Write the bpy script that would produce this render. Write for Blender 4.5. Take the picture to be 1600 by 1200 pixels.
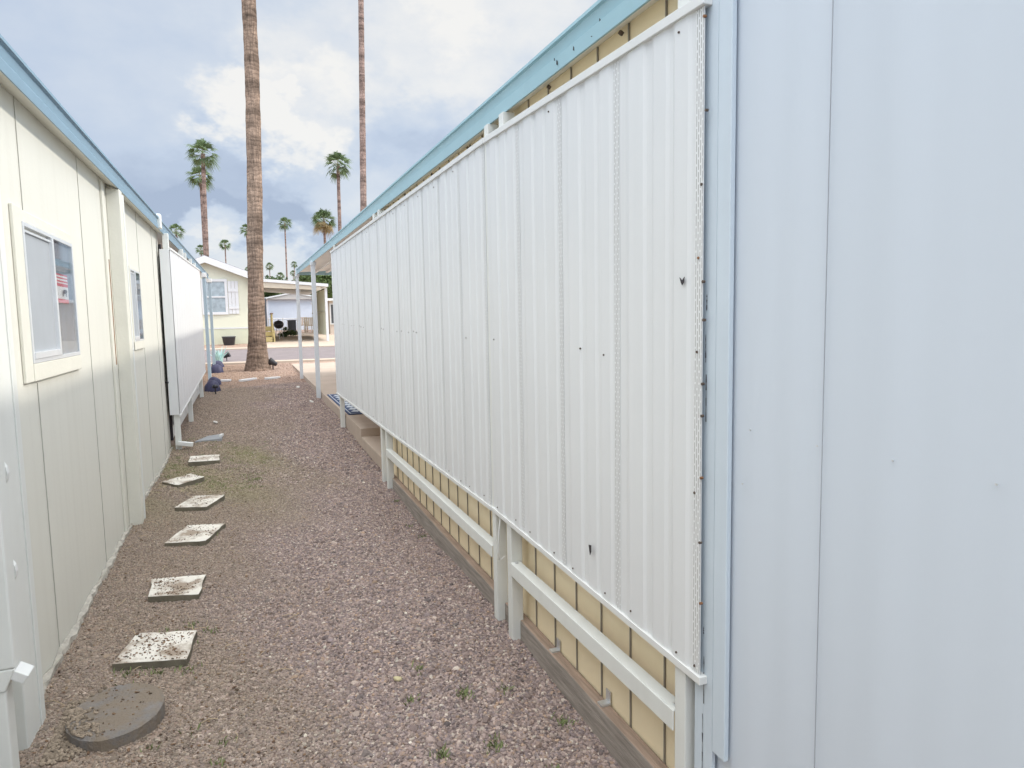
import bpy, math, random
import numpy as np
from mathutils import Vector, Matrix
random.seed(7); RNG = np.random.default_rng(11)
for o in list(bpy.data.objects): bpy.data.objects.remove(o)
SC = bpy.context.scene
COL = SC.collection

# ------------------------------------------------------------------ camera
F = 1080.0; CX, CY = 800.0, 600.0; H = 1.45
_Y = np.array([(376. - CX)/F, -(505. - CY)/F, 1.]); _Y /= np.linalg.norm(_Y)
_U = np.array([-0.0186, 1., 0.]); _U[2] = -(_U[0]*_Y[0] + _U[1]*_Y[1])/_Y[2]; _U /= np.linalg.norm(_U)
_X = np.cross(_U, _Y)
RM = np.stack([_X, _Y, _U])
cam = bpy.data.cameras.new('camera'); camo = bpy.data.objects.new('camera', cam); COL.objects.link(camo)
cam.sensor_fit = 'HORIZONTAL'; cam.sensor_width = 36; cam.lens = F/1600*36
cam.clip_start = 0.02; cam.clip_end = 3000
M = Matrix.Identity(4)
for i in range(3):
    M[i][0] = RM[i, 0]; M[i][1] = RM[i, 1]; M[i][2] = -RM[i, 2]
M[2][3] = H
camo.matrix_world = M
SC.camera = camo

def ray(px, py): return RM @ np.array([(px - CX)/F, -(py - CY)/F, 1.])
def at_y(px, py, y):
    d = ray(px, py); t = y/d[1]; return (d[0]*t, y, d[2]*t + H)
def at_x(px, py, x):
    d = ray(px, py); t = x/d[0]; return (x, d[1]*t, d[2]*t + H)
def at_z(px, py, z):
    d = ray(px, py); t = (z - H)/d[2]; return (d[0]*t, d[1]*t, z)

# ------------------------------------------------------------------ light and sky
SUN_EL, SUN_TURN = math.radians(33), math.radians(10)       # sun on the right, a little behind the camera
S = Vector((math.cos(SUN_EL)*math.cos(SUN_TURN), -math.cos(SUN_EL)*math.sin(SUN_TURN), math.sin(SUN_EL)))
sl = bpy.data.lights.new('sun', 'SUN'); sl.energy = 2.0; sl.angle = math.radians(2.6); sl.color = (1.0, .93, .82)
slo = bpy.data.objects.new('sun', sl); COL.objects.link(slo); slo.rotation_euler = S.to_track_quat('Z', 'Y').to_euler()
slo.location = (30, -5, 25)

W = bpy.data.worlds.new('World'); SC.world = W; W.use_nodes = True
def sky_world():
    nt = W.node_tree; N = nt.nodes; L = nt.links; N.clear()
    out = N.new('ShaderNodeOutputWorld'); bg = N.new('ShaderNodeBackground'); bg.inputs[1].default_value = 0.1
    L.new(bg.outputs[0], out.inputs[0])
    st = N.new('ShaderNodeTexSky'); st.sky_type = 'NISHITA'; st.sun_disc = False
    st.sun_elevation = SUN_EL; st.sun_rotation = math.pi/2 + SUN_TURN
    tc = N.new('ShaderNodeTexCoord')
    def vm(op, a, b=None):
        n = N.new('ShaderNodeVectorMath'); n.operation = op
        for k, v in enumerate((a, b)):
            if v is None: continue
            if hasattr(v, 'links'): L.new(v, n.inputs[k])
            else: n.inputs[k].default_value = v
        return n.outputs['Value'] if op in ('LENGTH', 'DOT_PRODUCT') else n.outputs[0]
    def ma(op, a, b=None, c=None, clamp=False):
        n = N.new('ShaderNodeMath'); n.operation = op; n.use_clamp = clamp
        for k, v in enumerate((a, b, c)):
            if v is None: continue
            if hasattr(v, 'links'): L.new(v, n.inputs[k])
            else: n.inputs[k].default_value = v
        return n.outputs[0]
    def noise(vec, scale, det, rough=.55):
        n = N.new('ShaderNodeTexNoise'); n.inputs['Scale'].default_value = scale; n.inputs['Detail'].default_value = det
        n.inputs['Roughness'].default_value = rough; L.new(vec, n.inputs['Vector']); return n
    d = tc.outputs['Generated']
    dst = vm('MULTIPLY', d, (1., 1., 1.6))
    w = noise(dst, 7, 5, .6)
    wv = vm('MULTIPLY', vm('SUBTRACT', w.outputs['Color'], (.5, .5, .5)), (.26, .26, .20))
    w2 = noise(dst, 24, 4, .6)
    wv2 = vm('MULTIPLY', vm('SUBTRACT', w2.outputs['Color'], (.5, .5, .5)), (.07, .07, .06))
    dw = vm('ADD', vm('ADD', d, wv), wv2)
    n1 = noise(dst, 3.2, 7, .55).outputs['Fac']
    v = ma('MULTIPLY_ADD', ma('SUBTRACT', n1, .5), 1.0, .41)
    n3 = noise(dst, 11, 6, .6).outputs['Fac']
    v = ma('MULTIPLY_ADD', ma('SUBTRACT', n3, .5), .40, v)
    k = 1/F
    blobs = [  # pixel of the cloud's middle, half sizes, brightness added
        (412, 198, 80, 34, .40), (440, 215, 90, 40, .12), (505, 150, 85, 46, .34), (640, 10, 230, 110, .24), (860, 60, 200, 190, .26), (560, 60, 120, 60, .14), (690, 170, 80, 50, .14), (735, 20, 60, 50, .16),
        (322, 372, 60, 28, .50), (450, 425, 150, 26, .36), (560, 300, 110, 55, .30), (300, 200, 60, 60, .05),
        (150, 150, 260, 130, -.05), (390, 300, 170, 62, -.20), (360, 345, 120, 36, -.22), (470, 380, 80, 28, -.22),
        (620, 230, 70, 90, -.10), (60, 30, 220, 90, .02)]
    for px, py, ax, ay, amt in blobs:
        c = ray(px, py); c = c/np.linalg.norm(c)
        q = vm('LENGTH', vm('MULTIPLY', vm('SUBTRACT', dw, tuple(c)), (1/(ax*k), 1/(ax*k), 1/(ay*k))))
        mr = N.new('ShaderNodeMapRange'); mr.interpolation_type = 'SMOOTHSTEP'
        mr.inputs[1].default_value = 1.45; mr.inputs[2].default_value = .55; mr.inputs[3].default_value = 0; mr.inputs[4].default_value = amt
        L.new(q, mr.inputs[0])
        v = ma('ADD', v, mr.outputs[0])
    rp = N.new('ShaderNodeValToRGB'); L.new(v, rp.inputs[0]); e = rp.color_ramp.elements
    e[0].position = 0.0; e[0].color = (.335, .40, .52, 1); e[1].position = 1.0; e[1].color = (.76, .75, .725, 1)
    a = e.new(.33); a.color = (.46, .53, .64, 1)
    a = e.new(.62); a.color = (.555, .605, .675, 1)
    a = e.new(.82); a.color = (.67, .685, .70, 1)
    # cloud deck brightened overhead and behind the camera, added as fill for shaded walls
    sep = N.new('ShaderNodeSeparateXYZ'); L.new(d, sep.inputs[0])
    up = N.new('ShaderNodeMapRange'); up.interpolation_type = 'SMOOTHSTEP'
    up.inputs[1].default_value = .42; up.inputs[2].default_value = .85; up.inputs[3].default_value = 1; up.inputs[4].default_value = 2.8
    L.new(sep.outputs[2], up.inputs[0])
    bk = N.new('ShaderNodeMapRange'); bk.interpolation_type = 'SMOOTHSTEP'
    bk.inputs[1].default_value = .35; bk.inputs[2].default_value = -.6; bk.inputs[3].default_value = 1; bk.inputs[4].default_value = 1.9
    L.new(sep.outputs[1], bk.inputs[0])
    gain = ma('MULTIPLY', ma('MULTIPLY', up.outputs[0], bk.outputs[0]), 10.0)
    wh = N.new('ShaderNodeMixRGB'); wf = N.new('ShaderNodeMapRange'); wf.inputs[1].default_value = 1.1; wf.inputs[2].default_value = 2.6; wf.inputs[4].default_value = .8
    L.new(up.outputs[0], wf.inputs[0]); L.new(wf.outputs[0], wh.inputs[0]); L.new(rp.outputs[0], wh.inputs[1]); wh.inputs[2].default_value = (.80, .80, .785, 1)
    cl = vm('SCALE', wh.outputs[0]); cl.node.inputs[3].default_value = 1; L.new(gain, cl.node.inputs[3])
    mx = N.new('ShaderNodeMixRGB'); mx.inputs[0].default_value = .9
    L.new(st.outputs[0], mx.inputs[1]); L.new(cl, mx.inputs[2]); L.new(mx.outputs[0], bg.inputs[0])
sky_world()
SC.view_settings.view_transform = 'Standard'; SC.view_settings.look = 'None'
SC.view_settings.exposure = 0.36; SC.view_settings.gamma = 1.0
SC.cycles.use_denoising = True
SC.cycles.max_bounces = 10; SC.cycles.diffuse_bounces = 9

# ------------------------------------------------------------------ materials
def mat(name, col, rough=.55, var=.05, vscale=2.5, bump=0., bscale=60, metallic=0., streak=0., stretch=(1, 1, 1), dirt=None, spec=.4):
    """procedural paint / stone / wood: mottled colour, optional vertical streaks, grime patches and bump"""
    m = bpy.data.materials.new(name); m.use_nodes = True; nt = m.node_tree; N = nt.nodes; L = nt.links
    b = N['Principled BSDF']; b.inputs['Roughness'].default_value = rough; b.inputs['Metallic'].default_value = metallic
    b.inputs['Specular IOR Level'].default_value = spec
    g = N.new('ShaderNodeNewGeometry'); mp = N.new('ShaderNodeMapping'); mp.inputs['Scale'].default_value = stretch
    L.new(g.outputs['Position'], mp.inputs[0])
    n = N.new('ShaderNodeTexNoise'); n.inputs['Scale'].default_value = vscale; n.inputs['Detail'].default_value = 6
    n.inputs['Roughness'].default_value = .6; L.new(mp.outputs[0], n.inputs['Vector'])
    r = N.new('ShaderNodeValToRGB'); L.new(n.outputs['Fac'], r.inputs[0])
    c = np.array(col[:3]); r.color_ramp.elements[0].position = .28; r.color_ramp.elements[1].position = .72
    r.color_ramp.elements[0].color = (*np.clip(c*(1 - var), 0, 1), 1); r.color_ramp.elements[1].color = (*np.clip(c*(1 + var), 0, 1), 1)
    o = r.outputs[0]
    def over(o, fac, colr):
        x = N.new('ShaderNodeMixRGB'); L.new(fac, x.inputs[0]); L.new(o, x.inputs[1]); x.inputs[2].default_value = (*colr, 1); return x.outputs[0]
    def ramp(src, a, b_, amt):
        x = N.new('ShaderNodeMapRange'); x.inputs[1].default_value = a; x.inputs[2].default_value = b_; x.inputs[3].default_value = 0; x.inputs[4].default_value = amt
        L.new(src, x.inputs[0]); return x.outputs[0]
    if streak:
        m2 = N.new('ShaderNodeMapping'); m2.inputs['Scale'].default_value = (9, 9, .35); L.new(g.outputs['Position'], m2.inputs[0])
        n2 = N.new('ShaderNodeTexNoise'); n2.inputs['Scale'].default_value = 1.6; n2.inputs['Detail'].default_value = 5; L.new(m2.outputs[0], n2.inputs['Vector'])
        o = over(o, ramp(n2.outputs['Fac'], .48, .78, streak), tuple(c*.72*np.array((1, .97, .92))))
    if dirt:
        n3 = N.new('ShaderNodeTexNoise'); n3.inputs['Scale'].default_value = dirt[1]; n3.inputs['Detail'].default_value = 8; n3.inputs['Roughness'].default_value = .7
        L.new(g.outputs['Position'], n3.inputs['Vector'])
        o = over(o, ramp(n3.outputs['Fac'], dirt[2], dirt[2] + .14, dirt[3]), dirt[0])
    L.new(o, b.inputs['Base Color'])
    if bump:
        m4 = N.new('ShaderNodeMapping'); m4.inputs['Scale'].default_value = stretch; L.new(g.outputs['Position'], m4.inputs[0])
        n4 = N.new('ShaderNodeTexNoise'); n4.inputs['Scale'].default_value = bscale; n4.inputs['Detail'].default_value = 5; L.new(m4.outputs[0], n4.inputs['Vector'])
        bp = N.new('ShaderNodeBump'); bp.inputs['Strength'].default_value = bump; bp.inputs['Distance'].default_value = .01
        L.new(n4.outputs['Fac'], bp.inputs['Height']); L.new(bp.outputs[0], b.inputs['Normal'])
    return m

def attr_mat(name, rough=.9, bump=.3, bscale=400, trans=0.):
    m = bpy.data.materials.new(name); m.use_nodes = True; nt = m.node_tree; N = nt.nodes; L = nt.links
    b = N['Principled BSDF']; b.inputs['Roughness'].default_value = rough; b.inputs['Specular IOR Level'].default_value = .25
    a = N.new('ShaderNodeAttribute'); a.attribute_name = 'tint'
    g = N.new('ShaderNodeNewGeometry'); n = N.new('ShaderNodeTexNoise'); n.inputs['Scale'].default_value = bscale; n.inputs['Detail'].default_value = 3
    L.new(g.outputs['Position'], n.inputs['Vector'])
    mx = N.new('ShaderNodeMixRGB'); mx.blend_type = 'MULTIPLY'; mx.inputs[0].default_value = .35
    L.new(a.outputs['Color'], mx.inputs[1]); L.new(n.outputs['Fac'], mx.inputs[2]); L.new(mx.outputs[0], b.inputs['Base Color'])
    if trans:
        t = N.new('ShaderNodeBsdfTranslucent'); L.new(mx.outputs[0], t.inputs[0]); ms = N.new('ShaderNodeMixShader'); ms.inputs[0].default_value = trans
        L.new(b.outputs[0], ms.inputs[1]); L.new(t.outputs[0], ms.inputs[2]); L.new(ms.outputs[0], N['Material Output'].inputs[0])
    return m

def perf_mat():
    """painted aluminium strip with two staggered columns of punched slots"""
    m = mat('perforated_white', (.72, .735, .74), .5, .03); nt = m.node_tree; N = nt.nodes; L = nt.links; b = N['Principled BSDF']
    src = b.inputs['Base Color'].links[0].from_socket
    g = N.new('ShaderNodeTexCoord'); s = N.new('ShaderNodeSeparateXYZ'); L.new(g.outputs['Object'], s.inputs[0])
    c = N.new('ShaderNodeCombineXYZ'); L.new(s.outputs[2], c.inputs[0]); L.new(s.outputs[1], c.inputs[1])
    br = N.new('ShaderNodeTexBrick'); br.inputs['Scale'].default_value = 1; br.inputs['Brick Width'].default_value = .030; br.inputs['Row Height'].default_value = .0082
    br.inputs['Mortar Size'].default_value = .0031; br.inputs['Mortar Smooth'].default_value = .25; br.offset = .5
    L.new(c.outputs[0], br.inputs['Vector'])
    mx = N.new('ShaderNodeMixRGB'); L.new(br.outputs['Fac'], mx.inputs[0]); mx.inputs[1].default_value = (.40, .395, .39, 1); L.new(src, mx.inputs[2])
    L.new(mx.outputs[0], b.inputs['Base Color'])
    bp = N.new('ShaderNodeBump'); bp.inputs['Strength'].default_value = .6; bp.inputs['Distance'].default_value = .004
    L.new(br.outputs['Fac'], bp.inputs['Height']); L.new(bp.outputs[0], b.inputs['Normal'])
    return m

def glass_mat(name, tint=(.75, .8, .83), gl=.3):
    m = bpy.data.materials.new(name); m.use_nodes = True; nt = m.node_tree; N = nt.nodes; L = nt.links; N.clear()
    o = N.new('ShaderNodeOutputMaterial'); mx = N.new('ShaderNodeMixShader'); t = N.new('ShaderNodeBsdfTransparent'); gs = N.new('ShaderNodeBsdfGlossy')
    t.inputs[0].default_value = (*tint, 1); gs.inputs['Roughness'].default_value = .03; gs.inputs[0].default_value = (.9, .95, 1, 1)
    fr = N.new('ShaderNodeLayerWeight'); fr.inputs[0].default_value = .5; pw = N.new('ShaderNodeMath'); pw.operation = 'POWER'; pw.inputs[1].default_value = 3
    ml = N.new('ShaderNodeMath'); ml.operation = 'MULTIPLY_ADD'; ml.inputs[1].default_value = gl; ml.inputs[2].default_value = .04
    L.new(fr.outputs['Facing'], pw.inputs[0]); L.new(pw.outputs[0], ml.inputs[0]); L.new(ml.outputs[0], mx.inputs[0])
    L.new(t.outputs[0], mx.inputs[1]); L.new(gs.outputs[0], mx.inputs[2]); L.new(mx.outputs[0], o.inputs[0]); return m

def bark_mat(name, col, ring=9.0):
    m = bpy.data.materials.new(name); m.use_nodes = True; nt = m.node_tree; N = nt.nodes; L = nt.links
    b = N['Principled BSDF']; b.inputs['Roughness'].default_value = .9; b.inputs['Specular IOR Level'].default_value = .15
    g = N.new('ShaderNodeTexCoord'); P = g.outputs['Object']
    def nz(stretch, sc, det=6):
        mp = N.new('ShaderNodeMapping'); mp.inputs['Scale'].default_value = stretch; L.new(P, mp.inputs[0])
        n = N.new('ShaderNodeTexNoise'); n.inputs['Scale'].default_value = sc; n.inputs['Detail'].default_value = det; n.inputs['Roughness'].default_value = .65
        L.new(mp.outputs[0], n.inputs['Vector']); return n.outputs['Fac']
    fib = nz((14, 14, 1.6), 2.2); band = nz((.35, .35, 1.5), 1.3, 4); rag = nz((5, 5, 7), 2.5)
    wv = N.new('ShaderNodeTexWave'); wv.bands_direction = 'Z'; wv.inputs['Scale'].default_value = ring*.32; wv.inputs['Distortion'].default_value = 9; wv.inputs['Detail'].default_value = 3
    L.new(P, wv.inputs['Vector'])
    r = N.new('ShaderNodeValToRGB'); L.new(fib, r.inputs[0]); c = np.array(col)
    e = r.color_ramp.elements; e[0].position = .3; e[0].color = (*(c*.42), 1); e[1].position = .7; e[1].color = (*np.clip(c*1.25, 0, 1), 1)
    def mul(o, f, lo, a=.3, b_=.7):
        q = N.new('ShaderNodeMapRange'); q.inputs[1].default_value = a; q.inputs[2].default_value = b_; q.inputs[3].default_value = lo; q.inputs[4].default_value = 1.15
        L.new(f, q.inputs[0]); x = N.new('ShaderNodeVectorMath'); x.operation = 'SCALE'; L.new(o, x.inputs[0]); L.new(q.outputs[0], x.inputs[3]); return x.outputs[0]
    o = mul(r.outputs[0], band, .42, .36, .62); o = mul(o, wv.outputs['Fac'], .86, .0, .30); o = mul(o, rag, .7)
    L.new(o, b.inputs['Base Color'])
    ad = N.new('ShaderNodeMath'); ad.operation = 'ADD'; L.new(fib, ad.inputs[0])
    ad2 = N.new('ShaderNodeMath'); ad2.operation = 'MULTIPLY'; L.new(wv.outputs['Fac'], ad2.inputs[0]); ad2.inputs[1].default_value = .22; L.new(ad2.outputs[0], ad.inputs[1])
    bp = N.new('ShaderNodeBump'); bp.inputs['Strength'].default_value = .9; bp.inputs['Distance'].default_value = .03
    L.new(ad.outputs[0], bp.inputs['Height']); L.new(bp.outputs[0], b.inputs['Normal']); return m

def ground_mat():
    m = bpy.data.materials.new('gravel_soil'); m.use_nodes = True; nt = m.node_tree; N = nt.nodes; L = nt.links
    b = N['Principled BSDF']; b.inputs['Roughness'].default_value = .95; b.inputs['Specular IOR Level'].default_value = .15
    g = N.new('ShaderNodeNewGeometry'); P = g.outputs['Position']
    vo = N.new('ShaderNodeTexVoronoi'); vo.inputs['Scale'].default_value = 55; L.new(P, vo.inputs['Vector'])
    sp = N.new('ShaderNodeSeparateColor'); L.new(vo.outputs['Color'], sp.inputs[0])
    r = N.new('ShaderNodeValToRGB'); L.new(sp.outputs[0], r.inputs[0]); e = r.color_ramp.elements
    e[0].color = (.14, .105, .09, 1); e[1].color = (.6, .5, .43, 1)
    for p, c in ((.25, (.24, .18, .16)), (.5, (.31, .24, .215)), (.75, (.37, .30, .27)), (.92, (.44, .36, .32))):
        q = e.new(p); q.color = (*c, 1)
    o = r.outputs[0]
    def nz(sc, det=5):
        n = N.new('ShaderNodeTexNoise'); n.inputs['Scale'].default_value = sc; n.inputs['Detail'].default_value = det; n.inputs['Roughness'].default_value = .65
        L.new(P, n.inputs['Vector']); return n.outputs['Fac']
    def rng(src, a, b_, lo, hi):
        x = N.new('ShaderNodeMapRange'); x.inputs[1].default_value = a; x.inputs[2].default_value = b_; x.inputs[3].default_value = lo; x.inputs[4].default_value = hi
        L.new(src, x.inputs[0]); return x.outputs[0]
    def mulm(a, b_):
        x = N.new('ShaderNodeMath'); x.operation = 'MULTIPLY'; L.new(a, x.inputs[0]); L.new(b_, x.inputs[1]); return x.outputs[0]
    def over(o, fac, c):
        x = N.new('ShaderNodeMixRGB'); L.new(fac, x.inputs[0]); L.new(o, x.inputs[1]); x.inputs[2].default_value = (*c, 1); return x.outputs[0]
    s = N.new('ShaderNodeSeparateXYZ'); L.new(P, s.inputs[0])
    n1 = nz(2.2)
    left = rng(s.outputs[0], .35, -.45, 0, 1)
    o = over(o, mulm(left, rng(n1, .35, .6, .25, .62)), (.29, .215, .15))       # brown fines on the left
    mid = mulm(rng(s.outputs[1], 5.2, 6.6, 0, 1), rng(s.outputs[1], 9.5, 7.6, 0, 1))
    o = over(o, mulm(mulm(mid, rng(s.outputs[0], .55, -.1, 0, 1)), rng(nz(4.0), .42, .6, 0, .5)), (.26, .25, .12))   # mossy patch
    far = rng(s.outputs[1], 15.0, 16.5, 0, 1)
    o = over(o, mulm(far, rng(n1, .3, .7, .45, .75)), (.42, .29, .22))           # sunlight painted into the gravel by the street: pinker and brighter
    L.new(o, b.inputs['Base Color'])
    bp = N.new('ShaderNodeBump'); bp.inputs['Strength'].default_value = .8; bp.inputs['Distance'].default_value = .012; bp.invert = True
    L.new(vo.outputs['Distance'], bp.inputs['Height']); L.new(bp.outputs[0], b.inputs['Normal'])
    return m

MT = dict(
    cream_wall=mat('cream_wall', (.665, .66, .60), .6, .025, 1.2, .08, 40, streak=.16, dirt=((.55, .52, .44), 2.2, .66, .35)),
    cream_trim=mat('cream_trim', (.67, .66, .59), .6, .04, 6, .12, 50, dirt=((.5, .44, .34), 14, .66, .5)),
    seam=mat('seam_shadow', (.36, .38, .42), .9, .1),
    groove_light=mat('groove_grey', (.47, .46, .42), .9, .1),
    groove=mat('groove_shadow', (.27, .245, .21), .9, .1),
    white_post=mat('white_post', (.69, .705, .68), .5, .03, 4, .04, 60, streak=.18),
    rusty_edge=mat('rust', (.24, .12, .06), .9, .3, 40),
    white_alu=mat('white_aluminium', (.685, .70, .71), .42, .02, 1.5, .0, streak=.10, dirt=((.62, .60, .56), 3.0, .70, .25)),
    white_perf=perf_mat(),
    white_rail=mat('white_rail', (.70, .71, .70), .45, .03, 8, streak=.1, dirt=((.42, .36, .30), 30, .74, .6)),
    blue_left=mat('blue_gutter', (.19, .30, .385), .4, .05, 2, .0, streak=.14),
    blue_right=mat('teal_gutter', (.32, .50, .565), .42, .04, 2, .03, 30, streak=.10, dirt=((.50, .62, .66), 5, .62, .4)),
    blue_post=mat('blue_post', (.42, .53, .60), .45, .04, 5, streak=.15),
    grey_post=mat('grey_post', (.66, .70, .73), .45, .04, 5, streak=.12),
    soffit=mat('soffit_white', (.86, .86, .84), .6, .03, 3),
    yellow_wall=mat('yellow_siding', (.86, .745, .53), .6, .04, 2, .05, 60, streak=.14),
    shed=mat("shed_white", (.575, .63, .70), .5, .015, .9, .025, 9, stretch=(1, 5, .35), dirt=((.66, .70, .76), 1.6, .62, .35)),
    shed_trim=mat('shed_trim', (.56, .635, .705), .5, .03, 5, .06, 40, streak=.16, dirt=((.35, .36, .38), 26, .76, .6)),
    timber=mat('weathered_timber', (.30, .265, .235), .9, .35, 5, .5, 22, stretch=(14, .9, 14)),
    timber_top=mat('timber_top', (.36, .27, .215), .9, .3, 5, .5, 22, stretch=(14, .9, 14)),
    zinc=mat('zinc', (.62, .63, .64), .4, .08, 20, metallic=.6),
    screw=mat('screw', (.10, .075, .06), .7, .3, 50),
    dark=mat('dark_gap', (.045, .04, .045), .8, .2),
    concrete=mat('patio_concrete', (.44, .36, .295), .85, .10, 2.5, .25, 60, dirt=((.36, .29, .24), 1.8, .56, .5)),
    kerb=mat('kerb_concrete', (.47, .385, .31), .9, .08, 4, .2, 60),
    asphalt=mat('asphalt', (.21, .178, .178), .95, .10, 3, .3, 200),
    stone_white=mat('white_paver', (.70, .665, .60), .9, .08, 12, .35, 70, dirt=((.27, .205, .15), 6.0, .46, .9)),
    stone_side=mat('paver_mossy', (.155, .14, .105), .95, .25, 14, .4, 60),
    stone_round=mat('round_paver', (.19, .18, .175), .95, .15, 9, .5, 90, dirt=((.20, .16, .12), 6, .38, .9)),
    slate=mat('grey_tray', (.27, .28, .29), .7, .1, 8),
    ground=ground_mat(), stones=attr_mat('gravel_stones'), bits=attr_mat('litter', .95), leaf=attr_mat('palm_leaf', .6, bscale=30, trans=.35),
    alu_frame=mat('window_aluminium', (.68, .70, .72), .35, .04, 10, metallic=.3),
    screen=mat('insect_screen', (.36, .385, .415), .75, .05, 3, streak=.12),
    glass=glass_mat('window_glass', (.90, .92, .93), .3), glass_far=glass_mat('far_glass', (.5, .58, .62), .45),
    room=mat('dim_room', (.24, .26, .30), .9, .25, 4, streak=.5),
    flag_red=mat('flag_red', (.62, .10, .13), .8, .06, 20), flag_white=mat('flag_white', (.78, .74, .72), .8, .05, 20), flag_dark=mat('flag_brown', (.10, .08, .08), .8),
    bark_big=bark_mat('palm_bark', (.305, .222, .17)), bark_far=bark_mat('palm_bark_far', (.34, .25, .215), 5),
    house_yellow=mat('pale_yellow_siding', (.70, .69, .55), .6, .02, 2, streak=.06),
    skirting=mat('ribbed_skirting', (.68, .68, .53), .6, .03, 3),
    trim_white=mat('trim_white', (.70, .70, .70), .5, .02),
    roof_grey=mat('shingle_grey', (.30, .30, .33), .9, .15, 8),
    beige=mat('beige_beam', (.56, .49, .39), .7, .04, 4), metal_white=mat('ribbed_white', (.72, .78, .86), .5, .03, 3, streak=.1),
    plywood=mat('raw_lumber', (.55, .44, .20), .8, .12, 6, stretch=(1, 1, 6)),
    black=mat('black_enamel', (.03, .03, .035), .35, .2, 8), charcoal=mat('charcoal_plastic', (.075, .08, .09), .6, .1, 8),
    purple_rock=mat('dark_blue_paint', (.05, .05, .10), .6, .25, 12, .4, 30),
    mat_navy=mat('mat_navy', (.045, .07, .15), .95, .2, 60), mat_light=mat('mat_pattern', (.50, .55, .60), .95, .12, 40),
    teal=mat('pale_teal', (.42, .62, .60), .6, .1, 9), brown_wood=mat('brown_wood', (.30, .21, .16), .8, .2, 9),
    grass=attr_mat('grass_blades', .8), bush=attr_mat('bush_leaf', .8), tan_wall=mat('tan_wall', (.58, .49, .42), .7, .06, 2),
)

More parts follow.
